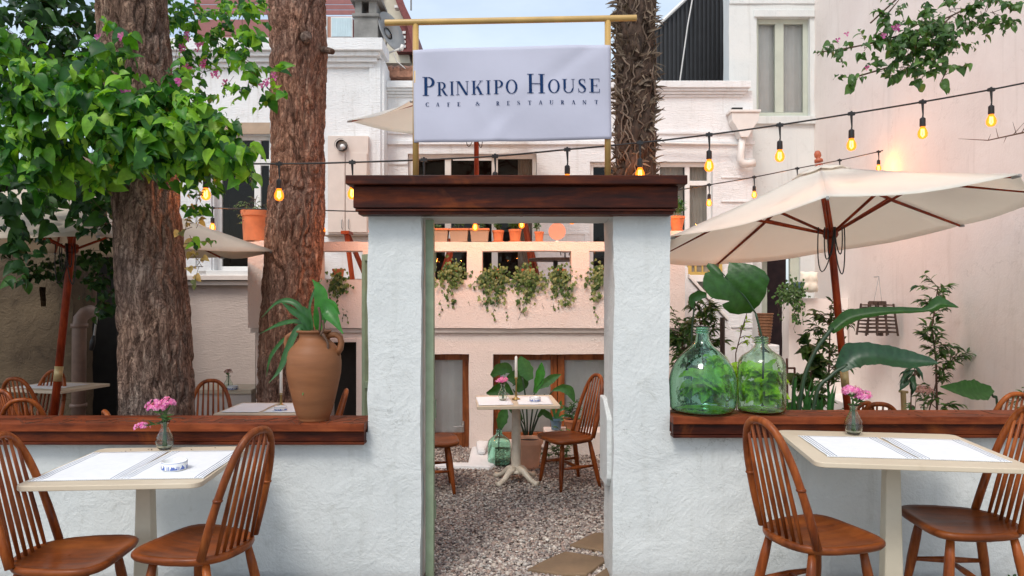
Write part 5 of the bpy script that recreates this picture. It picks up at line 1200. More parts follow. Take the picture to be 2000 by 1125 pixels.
a = MB(); c = (0,0,.118); a.tube([(0,-.012,.118),(0,.0,.118)], .094, 40); a.build('disc', simple('salmon_disc',(.62,.28,.20),.7,.06,30,bmp=.002,bscale=90), t)
a = MB(); a.lathe((0,0,0), [(.03,0),(.008,.02)], 12); a.build('foot', MT['pink'], t)
# lit orange pot in front of left window
YO = 8.0
pot(XX(499,YO),YO,zr1+.03,.13,.150,.34,'terracotta','big orange pot glowing in bulb light behind the parasol tip, left window',saucer=False,group=None)
a = MB(); a.box((XX(484,7.7),7.905,zr1-.012),(XX(530,7.9),8.2,zr1+.028)); a.build('pot_block', MT['pink'], hs, world=True)

# ---- terrace furniture glimpsed through the openings
tt = thing('terrace_table', 'round dark topped table on the terrace seen in the parapet opening', 'table', (XX(1085,8.9),8.9,zb+.03))
a = MB(); a.lathe((0,0,0), [(.0005,ZZ(505,8.9)-zb-.06),(.33,ZZ(505,8.9)-zb-.06),(.34,ZZ(505,8.9)-zb-.04),(.33,ZZ(505,8.9)-zb-.03),(.0005,ZZ(505,8.9)-zb-.03)], 36, close=False); a.build('tabletop', MT['darkwood'], tt, auto=40)
a = MB(); a.tube([(0,0,0),(0,0,ZZ(505,8.9)-zb-.06)], .03, 10); a.build('pedestal', MT['black'], tt)
t = thing('lantern_stand', 'small black candle stand on the round terrace table', 'candle holder', (XX(1103,8.9),8.85,ZZ(504,8.9)))
a = MB(); a.lathe((0,0,0), [(.05,0),(.01,.01),(.008,.06),(.05,.065)], 12); a.tube([(-.05,0,.03),(-.06,0,.08)], .006, 5); a.tube([(.05,0,.03),(.06,0,.08)], .006, 5); a.build('stand', MT['black'], t)
def trestle(px_top, px_a, px_b, py0, py1, Y, label):
    top = W(px_top, py0, Y); t = thing('wooden_trestle', label, 'trestle', (top.x, Y, zb+.03), 0, 'inclined wooden trestle legs on the terrace')
    for px, dy in ((px_a,-.05),(px_b,.12)):
        q = W(px, py1, Y); q.y += dy; q2 = top + (q-top)*((top.z-zb-.03)/(top.z-q.z)); a = MB(); a.tube([top+Vector((0,dy*.3,0)), q2], .032, 4); a.build('leg', MT['mast'], t, world=True)
    a = MB(); a.box((top.x-.05,Y-.1,top.z-.02),(top.x+.05,Y+.15,top.z+.02)); a.build('hinge', MT['mast'], t, world=True)
trestle(677, 690, 712, 455, 545, 9.0, 'slanting brown wooden legs behind the left parapet opening')
trestle(1022, 1042, 1052, 420, 545, 9.2, 'slanting brown wooden legs rising beside the narrow potted sprig')
trestle(884, 872, 858, 470, 545, 9.0, 'slanting brown wooden legs in the parapet opening by the gate')

# ================================================================ cushion, basket, bracket pot, wall lantern
t = thing('cushion', 'puffy cream tufted cushion hung on the wall edge beside the hanging plant', 'cushion', (3.95, 9.6, 1.8))
a = MB(); Yc = 9.6; cx0, cx1, cz0, cz1 = XX(1563,Yc), XX(1597,Yc), ZZ(571,Yc), ZZ(531,Yc); n = 16; V = []; 
for s_ in (-1,1):
    for j in range(n+1):
        for i in range(n+1):
            u, v = i/n*2-1, j/n*2-1; e = (max(0,(1-u**4))*max(0,(1-v**4)))**.5; tuft = .5+.5*abs(math.sin((u+1)*math.pi))*abs(math.sin((v+1)*math.pi*1.0)); sxx = 1+.04*math.sin(v*7)
            V.append(((cx0+cx1)/2+u*(cx1-cx0)/2*sxx, Yc+s_*.06*e*(.45+.7*tuft), (cz0+cz1)/2+v*(cz1-cz0)/2*(1+.03*math.sin(u*6))))
m_ = (n+1)**2; fs = []
for j in range(n):
    for i in range(n): k = j*(n+1)+i; fs.append((k,k+1,k+n+2,k+n+1)); fs.append((m_+k+n+1,m_+k+n+2,m_+k+1,m_+k))
a.add(V, fs); a.build('pad', MT['cushion'], t, world=True, smooth=True)
# stub wall carrying cushion / bracket
a = grid_wall([], XX(1541,9.7), 4.59, GZ, ZZ(583,9.7), 9.7, 9.95, .15, .006, 1, seed=40); o = a.build('stub_wall', MT['rightwall'], loc=(4.3,9.8,GZ), auto=50); tag(o, 'short blush wall stub beside the dark doorway under the cream cushion', 'wall')
pot(XX(1556,9.68),9.62,ZZ(570,9.6),.07,.09,.13,'blueglaze','dark blue grey pot holding the trailing plant beside the cushion',saucer=False)
a = MB(); a.box((XX(1545,9.62),9.55,ZZ(574,9.62)),(XX(1566,9.62),9.70,ZZ(570,9.62)-.001)); 
o = a.build('wall_bracket', MT['darkwood'], loc=(XX(1556,9.6),9.62,ZZ(572,9.62))); tag(o, 'small dark bracket under the blue grey pot on the stub wall', 'bracket')
bs = thing('wicker_basket', 'tall brown wicker basket narrowing downward by the dark doorway', 'basket', (XX(1494,8.9), 8.9, ZZ(672,8.9)))
hB = ZZ(613,8.9)-ZZ(672,8.9)
bp_ = [(.055+.045*(i/40)**.7+.0035*math.sin(i*math.pi), hB*i/40) for i in range(41)]; bp_ = [(r_+(.004 if i%4<2 else -.003), z_) for i,(r_,z_) in enumerate(bp_)]
a = MB(); a.lathe((0,0,0), [(.0005,0)]+bp_+[(.09,hB),(.085,hB*.7),(.06,.03)], 28, close=False); a.build('body', MT['wicker'], bs, smooth=True)
a = MB(); a.lathe((0,0,0), [(.098,hB-.012),(.108,hB-.004),(.104,hB+.008),(.094,hB+.006)], 28, close=False); a.build('rim', MT['wicker'], bs, smooth=True)
a = MB(); a.box((XX(1474,8.9),8.75,GZ),(XX(1514,8.9),9.05,ZZ(672,8.9)-.002)); o = a.build('stone_block', MT['white'], loc=(XX(1490,8.9),8.9,GZ), bevel=.012); tag(o, 'white block standing under the wicker basket by the dark doorway', 'block')
wl = thing('wall_lantern', 'grey slatted wooden lantern hanging by a cord on the right wall', 'lantern', (4.5, 8.5, ZZ(590,8.5)))
YLn = 8.45; cxL = XX(1713,YLn); 
def LP(px, py, dy=0): return Vector((XX(px,YLn), YLn+dy, ZZ(py,YLn)))
a = MB()
for py, hw in ((600,24),(607,25),(619,27),(626,27.5),(633,28),(640,29),(648,30)):
    for dy in (-.10,.10): a.box((XX(1713-hw,YLn),YLn+dy-.008,ZZ(py+1.6,YLn)),(XX(1713+hw,YLn),YLn+dy+.008,ZZ(py-1.2,YLn)))
    for s_ in (-1,1): x = XX(1713+s_*hw,YLn); a.box((x-.008,YLn-.092,ZZ(py+1.6,YLn)),(x+.008,YLn+.092,ZZ(py-1.2,YLn)))
a.build('slats', MT['darkwood'], wl, world=True)
a = MB()
for s_ in (-1,1):
    for dy in (-.112,.112):
        a.tube([LP(1713+s_*22,593,dy), LP(1713+s_*31,655,dy)], .014, 4); a.tube([LP(1713+s_*7,590,dy), LP(1713+s_*9,655,dy)], .012, 4)
a.build('frame', MT['darkwood'], wl, world=True)
a = MB(); a.box((XX(1703,YLn),YLn-.08,ZZ(594,YLn)),(XX(1724,YLn),YLn+.08,ZZ(588,YLn))); a.box((XX(1690,YLn),YLn-.1,ZZ(597,YLn)),(XX(1736,YLn),YLn+.1,ZZ(594,YLn)-.002)); a.box((XX(1716,YLn),YLn-.04,ZZ(656,YLn)),(XX(1722,YLn),YLn+.04,ZZ(650,YLn))); a.build('top_plate', MT['darkwood'], wl, world=True)
a = MB(); a.tube([LP(1707,588), LP(1725,540,.1)], .0035, 4); a.tube([LP(1722,588), LP(1725,540,.1)], .0035, 4); a.tube([LP(1725,540,.1), LP(1728,540,.25)], .006, 5); a.build('cord', MT['metalgrey'], wl, world=True)
# rust coloured garden trellis frame and stakes on the right
tr = thing('plant_support', 'thin rusty ladder shaped plant support by the pale demijohn', 'plant support', (XX(1548,6.6), 6.6, GZ))
a = MB(); Yt = 6.6
for px, t0 in ((1537,700),(1552,719)): a.tube([W(px,t0,Yt), Vector((XX(px,Yt),Yt,GZ))], .010, 6)
for py in (719,745): a.tube([W(1536,py,Yt),W(1553,py,Yt)], .010, 6)
a.build('frame', simple('rusty_metal',(.20,.07,.045),.7,.2), tr, world=True)
for px, py, Y, lb in ((1411,620,6.2,'upright dark brown stake behind the round demijohn'),):
    a = MB(); a.tube([Vector((XX(px,Y),Y,GZ)), W(px,py,Y)], .022, 8); o = a.build('stake', MT['darkwood'], loc=(XX(px,Y),Y,GZ)); tag(o, lb, 'stake')
a = MB(); Y = 5.9; a.tube([Vector((XX(1772,Y),Y,GZ)), W(1764,764,Y)], .022, 8); a.tube([W(1756,764,Y), W(1773,766,Y)], .012, 6); o = a.build('post', simple('bamboo',(.30,.22,.10),.6,.2), loc=(XX(1772,Y),Y,GZ)); tag(o, 'short bamboo post left of the faded flowers', 'post')
a = MB(); Y = 8.8; a.tube([Vector((XX(1762,Y),Y,GZ)), W(1760,710,Y)], .03, 10); o = a.build('wall_pipe', simple('cream_pipe',(.68,.62,.50),.5,.05), loc=(XX(1762,Y),Y,GZ)); tag(o, 'short cream upright pipe near the right wall below the torn leaf', 'pipe')

# ================================================================ parasols
def umbrella(label, C, Rr, crown, tx, ty, a0, n, foot, cm, pole_r=.03, vis_cords=True, pole_dir=None):
    C = Vector(C); Rm = (Matrix.Rotation(ty,3,'Y') @ Matrix.Rotation(tx,3,'X'))
    T = lambda v: C + Rm @ Vector(v)
    foot = Vector(foot); t = thing('parasol', label, 'parasol', foot, 0, 'cream parasols with red wooden poles')
    rim = [(Rr*math.sin(a0+6.28318*k/n), -Rr*math.cos(a0+6.28318*k/n)) for k in range(n)]
    M = 12; S_ = 8; V = []; Fc = []
    for k in range(n):
        x0,y0 = rim[k]; x1,y1 = rim[(k+1)%n]; b0 = len(V)
        for j in range(M+1):
            q = .05+.95*j/M
            for i in range(S_+1):
                u = i/S_; bow = math.sin(math.pi*u)
                x = (x0*(1-u)+x1*u)*q*(1-.035*bow*q); y = (y0*(1-u)+y1*u)*q*(1-.035*bow*q)
                zz = crown*(1-q)*(1-.10*q) - .035*bow*q*Rr/1.5*(1) + .004*noise.noise(Vector((x*5,y*5,k)))
                V.append(T((x,y,zz)))
        for j in range(M):
            for i in range(S_): p = b0+j*(S_+1)+i; Fc.append((p,p+1,p+S_+2,p+S_+1))
    a = MB(); a.add(V, Fc); can = a.build('canopy', cm, t, world=True, smooth=True, solid=.004)
    # vent cap
    a = MB(); V = []; Fc = []
    for k in range(n):
        x0,y0 = rim[k]; x1,y1 = rim[(k+1)%n]; b0 = len(V)
        for j in range(5):
            q = .02+.13*j/4
            for i in range(5):
                u = i/4; V.append(T(((x0*(1-u)+x1*u)*q, (y0*(1-u)+y1*u)*q, crown*(1-q*.95)+.016 - .012*math.sin(math.pi*u)*j/4 + .006*noise.noise(Vector((x0*q*9,y0*q*9,u*3))))))
        for j in range(4):
            for i in range(4): p = b0+j*5+i; Fc.append((p,p+1,p+6,p+5))
    a.add(V, Fc); a.build('vent_cap', cm, t, world=True, smooth=True, solid=.003)
    hubz = -.02
    for k in range(n):
        x,y = rim[k]; a = MB()
        a.tube([T((x*.03,y*.03,crown-.03)), T((x*.5,y*.5,crown*.5*.95-.025)), T((x*.985,y*.985,-.012))], [.014,.014,.010], 6)
        a.build('rib', MT['mast'], t, world=True)
        a = MB(); a.tube([T((x*.03,y*.03,hubz)), T((x*.45,y*.45,crown*.52-.03))], .012, 6); a.build('strut', MT['mast'], t, world=True)
        a = MB(); a.tube([T((x*.97,y*.97,-.008)), T((x*1.005,y*1.005,-.010))], .012, 6); a.build('rib_tip', MT['metalgrey'], t, world=True)
    a = MB(); top = T((0,0,crown+.02)); hub = T((0,0,hubz)); a.tube([top, hub, foot+Vector((0,0,.0))], pole_r, 16); a.build('pole', MT['mast'], t, world=True, smooth=True)
    up = (top-hub).normalized()
    a = MB(); a.tube([hub-up*.05, hub-up*.03, hub+up*.03, hub+up*.04], [.045,.06,.06,.045], 16); a.tube([top-up*.08,top-up*.03],[.05,.05],16); a.build('hub', MT['mast'], t, world=True, smooth=True)
    a = MB(); tp = top+up*.02; a.tube([tp, tp+up*.02, tp+up*.035, tp+up*.05, tp+up*.075, tp+up*.095, tp+up*.10], [.035,.035,.016,.028,.028,.018,.004], 14); a.build('finial', simple('orange_finial',(.42,.11,.05),.5), t, world=True, smooth=True)
    # brass sleeve joint
    d = (foot-hub); L = d.length; d.normalize(); s0 = hub + d*L*.52
    a = MB(); a.tube([s0, s0+d*.14], pole_r*1.08, 16); a.build('sleeve', simple('pale_brass',(.55,.42,.20),.4,.1,metal=.3), t, world=True, smooth=True)
    if vis_cords:
        a = MB(); s = Vector((1,0,0))
        for k, (w_, l_) in enumerate(((-.15,.36),(-.09,.26),(-.06,.24),(.10,.38),(.07,.22))):
            p0 = hub+Vector((0,-.04,.0)); pts = []
            for q in range(15):
                an = math.pi*q/14; pts.append(p0 + Vector((w_*.5*(1-math.cos(an))*(.8+.2*math.sin(an)) , -.01-.01*k, -l_*math.sin(an)*(1-.12*math.sin(2*an))+ .04)))
            a.tube(pts, .0048, 6)
        a.build('pull_cord', MT['black'], t, world=True, smooth=True)
    return t
s = 1.22
umbrella('large cream octagonal parasol with tilted red pole on the right, in front of blush wall', (2.18*s, 4.87*s, CAMZ+.44*s), 1.29*s, .45*s, -.11, -.11, -.42, 8, (XX(1668,5.95)+.02, 5.95, GZ), MT['canvas'])
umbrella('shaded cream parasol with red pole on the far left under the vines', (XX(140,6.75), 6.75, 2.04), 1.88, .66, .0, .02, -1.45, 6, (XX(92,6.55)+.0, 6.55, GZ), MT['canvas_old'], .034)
umbrella('cream parasol on the terrace mostly hidden behind the cafe sign', (XX(930,8.75), 8.75, 3.74), 1.55, .42, .10, -.03, -1.45, 6, (XX(933,8.75), 8.75, zb+.03), MT['canvas'], .03)
# ================================================================ foliage
def heart_template():
    # length along +Y, width X, normal +Z ; unit length
    mid = [(0,0,0),(0,.3,.02),(0,.62,.0),(0,1,-.12)]
    L = [(-.19,-.08,.03),(-.37,.04,.06),(-.43,.26,.08),(-.36,.52,.05),(-.19,.78,.0)]
    Rr = [(-x,y,z) for x,y,z in L]
    V = mid+L+Rr
    Fc = [(0,5,4),(0,1,6,5),(1,2,7,6),(2,8,7),(2,3,8),(0,9,10),(0,10,11,1),(1,11,12,2),(2,12,13),(2,13,3)]
    return np.array(V,float), Fc
def lance_template():
    mid = [(0,0,0),(0,.35,.03),(0,.7,.01),(0,1,-.08)]
    L = [(-.06,.08,.01),(-.15,.35,.05),(-.13,.65,.03)]
    V = mid+L+[(-x,y,z) for x,y,z in L]; Fc = [(0,1,5,4),(1,2,6,5),(2,3,6),(0,7,8,1),(1,8,9,2),(2,9,3)]
    return np.array(V,float), Fc
HT, LT = heart_template(), lance_template()
def leaves(P, D, N, S, tmpl=HT, curl=0, seed=0):
    """P positions, D tip directions, N normals, S lengths -> mesh data"""
    V0, F0 = tmpl; g = np.random.default_rng(seed)
    D = D/np.linalg.norm(D,axis=1,keepdims=True); N = N - (N*D).sum(1,keepdims=True)*D; N /= np.linalg.norm(N,axis=1,keepdims=True)+1e-9
    X = np.cross(D,N); V = V0[None].repeat(len(P),0).copy()
    c = (g.random(len(P))*.5+.1)[:,None]; V[...,2] -= c*V[...,1]**2*.6; V[...,0] *= (.8+.4*g.random(len(P)))[:,None]; V[...,2] += np.abs(V[...,0])*(g.random(len(P))*.7)[:,None]
    out_ = P[:,None]+ (X[:,None]*V[...,0:1]+D[:,None]*V[...,1:2]+N[:,None]*V[...,2:3])*S[:,None,None]
    n = V0.shape[0]; fs = []
    for i in range(len(P)):
        b = i*n
        for f in F0: fs.append(tuple(q+b for q in f))
    return out_.reshape(-1,3), fs
def leafmesh(name, P, D, N, S, m, parent, tmpl=HT, seed=0):
    V, Fc = leaves(np.array(P,float), np.array(D,float), np.array(N,float), np.array(S,float), tmpl, seed=seed)
    me = bpy.data.meshes.new(name); off = np.array(parent.location) if parent is not None else 0
    me.from_pydata((V-off).tolist(), [], Fc); me.materials.append(m); me.polygons.foreach_set('use_smooth', [True]*len(me.polygons)); me.update()
    o = bpy.data.objects.new(name, me); COL.objects.link(o); o.parent = parent; return o
def bushvine(name, label, cat, blobs, m, size, seed, stems=True, flowers=(), tmpl=HT, sprig=5, group=None, stemm='twig', droop=.6, root=None):
    """blobs: (px,py,Y, rx_px, ry_px, depth_m, count). Leaves sit on short twigs pointing outward, hanging by their tips."""
    g = np.random.default_rng(seed); c0 = W(blobs[0][0], blobs[0][1], blobs[0][2]); t = thing(name, label, cat, c0, 0, group)
    P=[];D=[];N=[];S=[]; st_ = MB(); 
    for (px,py,Y,rx,ry,dp,cnt) in blobs:
        c = np.array(W(px,py,Y)); ax = np.array([rx/F*Y, dp, ry/F*Y])
        for i in range(int(cnt/sprig)):
            u = g.normal(size=3); u /= np.linalg.norm(u); rr = g.random()**.45; q = c+u*ax*rr
            outw = u*np.array([1,1,.7]); outw[1] -= .55; tw = outw+g.normal(size=3)*.5; tw /= np.linalg.norm(tw); L = size*(1.0+1.2*g.random())
            e = q+tw*L+np.array([0,0,-.15*L]); 
            if stems and g.random() < .6: st_.tube([q-tw*L*.6, q, e], [.0022,.0018,.001], 4)
            for k in range(sprig):
                f = (k+.5)/sprig; b = q+(e-q)*f; sd_ = np.cross(tw,[0,0,1]); sd_ /= np.linalg.norm(sd_)+1e-6
                d = tw*.5+sd_*(1 if k%2 else -1)*.8+g.normal(size=3)*.35; d[2] -= droop*(.6+.8*g.random())
                nn = np.array([0,-.75,.65])+g.normal(size=3)*.42+u*.3
                P.append(b); D.append(d); N.append(nn); S.append(size*(.38+.85*g.random()**1.2)*(.6 if k==sprig-1 else 1))
    leafmesh('foliage', P,D,N,S, m, t, tmpl, seed)
    if stems: st_.build('stem', MT[stemm], t, world=True)
    if flowers:
        b_ = MB()
        for (px,py,Y,n_) in flowers:
            for i in range(n_):
                c = W(px+rnd.gauss(0,5 if n_>3 else 2),py+rnd.gauss(0,5 if n_>3 else 2),Y+rnd.uniform(-.03,.03))
                for k in range(3):
                    an = 2.1*k+rnd.random(); d = Vector((math.cos(an),-.3,math.sin(an))); s_ = d.cross(Vector((0,-1,.2))).normalized()
                    b_.add([c,c+d*.011+s_*.009+Vector((0,-.008,0)),c+d*.022,c+d*.011-s_*.009+Vector((0,-.008,0))],[(0,1,2,3)])
        b_.build('blossom', MT['blossom'], t, world=True)
    return t
bushvine('bougainvillea', 'lush heart leaved vine mass wrapped round the massive left pine trunk', 'vine', [
    (50,140,4.3,100,60,.25,250),(140,175,4.25,100,60,.25,270),(255,225,4.15,100,50,.22,330),(345,265,4.15,85,55,.22,290),(415,290,4.25,48,42,.18,110),(290,270,4.2,80,32,.2,120),
    (110,250,4.4,110,50,.25,190),(30,240,4.5,70,70,.25,130),(215,125,4.3,40,30,.15,55),(245,85,4.3,30,26,.1,30),(345,185,4.3,50,32,.18,80),(170,300,4.5,80,36,.25,110),(60,325,4.6,90,55,.28,140),(420,235,4.3,30,22,.12,26),(462,322,4.25,24,16,.08,20),(380,335,4.3,35,22,.1,28)],
    MT['leafA'], .104, 11, flowers=[(237,72,4.0,3),(240,178,3.98,3),(252,182,3.98,2),(349,160,4.0,3),(193,74,4.2,2)], sprig=5, droop=.8)
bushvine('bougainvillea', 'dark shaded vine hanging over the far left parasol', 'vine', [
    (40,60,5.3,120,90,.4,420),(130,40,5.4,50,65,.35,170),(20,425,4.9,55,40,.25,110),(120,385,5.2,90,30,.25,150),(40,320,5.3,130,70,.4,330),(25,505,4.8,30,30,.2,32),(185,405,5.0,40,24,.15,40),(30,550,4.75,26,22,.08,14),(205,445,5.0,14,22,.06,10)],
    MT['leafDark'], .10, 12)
bushvine('bougainvillea', 'bright vine with tiny purple flowers between the two pine trunks', 'vine', [
    (375,40,5.6,70,42,.3,210),(420,85,5.7,45,30,.25,90),(350,110,5.6,34,34,.2,70),(400,140,5.8,50,20,.2,50),(470,12,5.4,50,20,.2,60),(440,155,5.8,26,8,.1,14),(335,10,5.4,40,26,.3,70)],
    MT['leafA'], .068, 13, flowers=[(370,70,5.4,5),(355,95,5.4,5),(388,92,5.4,6),(395,125,5.4,6),(420,145,5.4,5),(365,130,5.4,5),(440,160,5.5,3),(330,40,5.4,3),(445,25,5.2,2)])
bushvine('hanging_vine', 'long leafy spray dangling at the left side of the reddish pine trunk', 'vine', [
    (472,30,4.9,22,38,.12,50),(480,75,4.9,18,30,.1,44),(476,120,4.9,18,28,.1,44),(490,165,4.9,18,18,.08,30),(518,186,4.9,20,8,.06,16),(545,150,4.9,9,14,.04,10),(548,180,4.9,6,8,.03,5)],
    MT['leafA'], .078, 14, flowers=[(516,165,4.8,5),(536,150,4.8,2)])
bushvine('hanging_vine', 'drooping sprig with light bulb at its tip right of the vine mass', 'vine', [(405,345,4.4,22,30,.08,36),(375,400,4.5,10,35,.05,26),(372,470,4.5,8,30,.04,14)], MT['leafA'], .06, 15)
bushvine('withered_vine', 'withered yellow leaves hanging beside the massive pine trunk', 'vine', [(388,395,4.62,12,12,.04,16),(368,440,4.62,10,20,.04,18),(384,455,4.62,8,25,.03,16),(386,510,4.62,8,28,.03,22)], MT['yellow'], .05, 16)
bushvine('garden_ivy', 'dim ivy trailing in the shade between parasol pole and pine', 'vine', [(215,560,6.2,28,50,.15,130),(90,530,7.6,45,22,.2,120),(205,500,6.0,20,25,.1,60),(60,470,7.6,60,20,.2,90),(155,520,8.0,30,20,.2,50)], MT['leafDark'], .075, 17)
bushvine('bougainvillea', 'sparse bougainvillea branches reaching in front of the right wall, top right', 'vine', [
    (1790,60,5.0,50,50,.15,190),(1830,95,5.0,45,35,.14,140),(1760,95,5.0,40,26,.12,100),(1700,95,5.0,38,18,.1,46),(1650,98,5.0,30,9,.06,28),(1612,102,5.0,18,6,.04,14),(1860,30,5.0,50,40,.15,140),(1925,20,5.0,45,25,.12,90),(1950,45,5.0,12,12,.05,16),(1700,145,5.0,30,9,.06,34),(1665,150,5.0,14,6,.04,12),(1760,135,5.0,30,14,.08,44),(1800,145,5.0,14,12,.05,20),(1850,135,5.0,22,10,.06,24),(1838,158,5.0,8,8,.04,8),(1740,20,5.0,24,14,.08,30),(1730,60,5.0,20,10,.06,22)],
    MT['leafF'], .060, 18, flowers=[(1725,70,4.9,3),(1750,57,4.9,4),(1654,68,4.9,1),(1632,78,4.9,1),(1690,133,4.9,1)])
a = MB()
for pts in ([(1990,-20),(1920,0),(1860,30),(1790,60),(1700,85),(1640,97),(1592,103)],[(1860,30),(1800,90),(1740,130),(1665,152),(1645,150)],[(1790,60),(1830,100),(1848,140),(1835,165)],[(1700,45),(1760,-10),(1800,-30)],[(1705,75),(1735,25),(1762,-8)]):
    a.tube([W(x,y,5.02) for x,y in pts], [.006]*(len(pts)-1)+[.002], 5)
for o in bpy.data.objects:
    if o.name.startswith('bougainvillea') and o.get('label','').startswith('sparse'): a.build('branch', MT['twig'], o, world=True)
# bare twig at right edge
tw = thing('bare_twig', 'bare brown twig poking in from the right edge above the parasol', 'twig', W(2000,258,5.2))
a = MB(); a.tube([W(2030,252,5.2),W(1985,262,5.2),W(1930,274,5.2),W(1872,271,5.2)], [.007,.006,.004,.001], 5)
for x,y,x2,y2 in ((1985,262,1978,238),(1978,264,2000,240),(1950,270,1945,250),(1930,274,1935,262),(1995,260,2010,235),(1965,268,1960,280)): a.tube([W(x,y,5.2),W(x2,y2,5.18)], [.003,.001], 4)
a.build('branch', MT['twig'], tw, world=True)

# ivy pots trailing in the parapet openings
def trail(px, py, Y, w_, h_, n, label, strands=6, potp=True, seed=0, m='ivy'):
    t = thing('trailing_ivy', label, 'plant', W(px,py,Y), 0, 'trailing ivies hanging over the terrace parapet'); g = random.Random(seed); P=[];D=[];N=[];S=[]; st_ = MB(); off1 = g.choice((-1,1))*g.uniform(.12,.32); len1 = g.uniform(.7,1.15); len2 = g.uniform(.3,.8)
    for i in range(n):
        u = g.gauss(0,.38); v = g.random()
        q_ = g.random()
        if q_ < .5: x = px+g.gauss(0,.34)*w_; y = py+4+g.gauss(0,11)+abs(x-px)*.25
        elif q_ < .8: x = px+off1*w_+g.gauss(0,.17)*w_; y = py+10+v**1.4*h_*len1
        else: x = px-off1*.9*w_+g.gauss(0,.13)*w_; y = py+10+v**1.4*h_*len2
        P.append(W(x,y,Y-.10-g.random()*.10)); D.append((g.uniform(-1,1),-.4,-.5-g.random())); N.append((g.gauss(0,.4),-1,.4+g.gauss(0,.3))); S.append(g.uniform(.024,.046))
    for i in range(strands):
        x = px+g.uniform(-.6,.6)*w_; y = py+5; pts = []; k = g.randint(7,13)
        for q in range(k):
            pts.append(W(x,y,Y-.10-.02*q**.5)); x += g.uniform(-4,4.5); y += g.uniform(4,10)
            if g.random() < .55: P.append(pts[-1]); D.append((g.uniform(-1,1),-.3,-1)); N.append((0,-1,.3)); S.append(g.uniform(.015,.035))
        st_.tube(pts, .0022, 4)
    leafmesh('foliage', P,D,N,S, MT[m], t, HT, seed); st_.build('stem', MT['twig'], t, world=True)
    if potp: pot(XX(px,Y), Y+.02, zo+.002, .05, .065, .12, 'terracotta', potp, saucer=False, group='terracotta pots in the parapet openings')
YV = 7.86
trail(660,545,YV,36,60,330,'bushy ivy column hanging in the left parapet opening',10,'terracotta pot hidden in ivy, left parapet opening',1)
trail(885,525,YV,50,70,420,'ivy with an orange pot showing, leftmost in the doorway view',9,'terracotta pot visible through the ivy next to the gate',2)
trail(966,535,YV,50,62,560,'full green ivy mound, second from the left in the doorway view',8,'terracotta pot buried under the full green ivy mound',3)
trail(1030,535,YV,46,58,520,'dark green ivy mound in the middle of the wide opening',8,'terracotta pot buried under the dark middle ivy',4)
trail(1095,535,YV,42,46,420,'reddish tinged ivy with one long tail hanging down',9,'terracotta pot buried under the reddish ivy',5)
trail(1172,530,YV,38,56,380,'ivy at the right pillar edge of the doorway view',7,'terracotta pot buried in ivy beside the right pillar',6)
trail(1545,560,9.52,40,70,420,'ivy tumbling from the blue grey pot beside the cream cushion',8,None,7,'shrub')

# shrubs and saplings
def sapling(label, pts, Y, n, ll, m, seed, name='sapling', spread=26, tmpl=LT, group=None, th=.012, down=.15, top_only=0, minz=-.1):
    base_ = W(*pts[0], Y); base_.z = GZ; t = thing(name, label, 'plant', base_, 0, group); g = random.Random(seed); a = MB(); pp = [base_]+[W(x,y,Y) for x,y in pts[1:]]
    a.tube(pp, [th*(1-.75*i/len(pp)) for i in range(len(pp))], 6); P=[];D=[];N=[];S=[]
    nb = max(6, n//10)
    for i in range(nb):
        f = g.uniform(top_only,1)*(len(pp)-1); k = min(len(pp)-2, int(f)); b = pp[k].lerp(pp[k+1], f-k)
        if b.z < minz: continue
        d = Vector((g.uniform(-1,1), g.uniform(-.8,.6), g.uniform(0,.9))).normalized(); L = spread/F*Y*g.uniform(.5,1.1); e = b+d*L; a.tube([b,b.lerp(e,.5)+Vector((0,0,.01)),e], [.004,.003,.001], 4)
        for q in range(n//nb):
            f2 = g.uniform(.25,1.05); p = b.lerp(e,f2); P.append(p); D.append((d.x+g.uniform(-1,1), d.y+g.uniform(-1,1), d.z*.5+g.uniform(-.5,.5)-down)); N.append((g.gauss(0,.4),-.4,1)); S.append(ll*g.uniform(.6,1.2))
    leafmesh('foliage', P,D,N,S, MT[m], t, tmpl, seed); a.build('stem', MT['twig'], t, world=True); return t
GS = 'young shrubs in the right hand garden'
sapling('dark narrow leaved shrub just right of the doorway pillar', [(1335,780),(1335,700),(1330,640)], 6.6, 520, .10, 'shrub', 21, 'shrub', 36, group=GS)
sapling('dark narrow leaved shrub behind the round green demijohn', [(1375,780),(1372,700),(1365,600)], 6.9, 640, .10, 'shrub', 22, 'shrub', 46, group=GS)
sapling('slender dark leaved tree behind the parasol pole', [(1615,830),(1618,760),(1620,680),(1622,610)], 6.9, 680, .085, 'shrub', 23, spread=42, group=GS)
sapling('leafy shrub low between the plant support and parasol pole', [(1575,830),(1580,760),(1590,680)], 6.5, 280, .105, 'shrub', 24, spread=44, tmpl=HT, group=GS)
sapling('tall thin sapling with pale tip against the blush wall', [(1832,800),(1828,700),(1820,640),(1832,560)], 7.2, 420, .10, 'shrub', 25, spread=34, group=GS)
sapling('thin branching sapling leaning right beside the tall one', [(1790,800),(1830,740),(1870,690)], 7.2, 150, .09, 'shrub', 26, spread=34, group=GS, th=.008)
sapling('low sprig at the right edge of the garden behind the chairs', [(1975,830),(1985,790),(2000,770)], 5.6, 30, .06, 'shrub', 27, spread=18, group=GS, th=.006)
sapling('sprig of small leaves beside the faded flowers', [(1840,830),(1845,810),(1850,795)], 5.3, 26, .04, 'shrub', 28, spread=14, tmpl=HT, group=GS, th=.005)
sapling('wispy grey green herb left of the faded flowers', [(1785,830),(1787,800),(1790,770)], 5.55, 90, .045, 'midleaf', 29, spread=16, group=GS, th=.004)
sapling('lime green shrub glowing behind the two demijohns', [(1420,830),(1425,780),(1435,720)], 4.95, 300, .09, 'lime', 30, 'shrub', 42, tmpl=HT, group=GS)
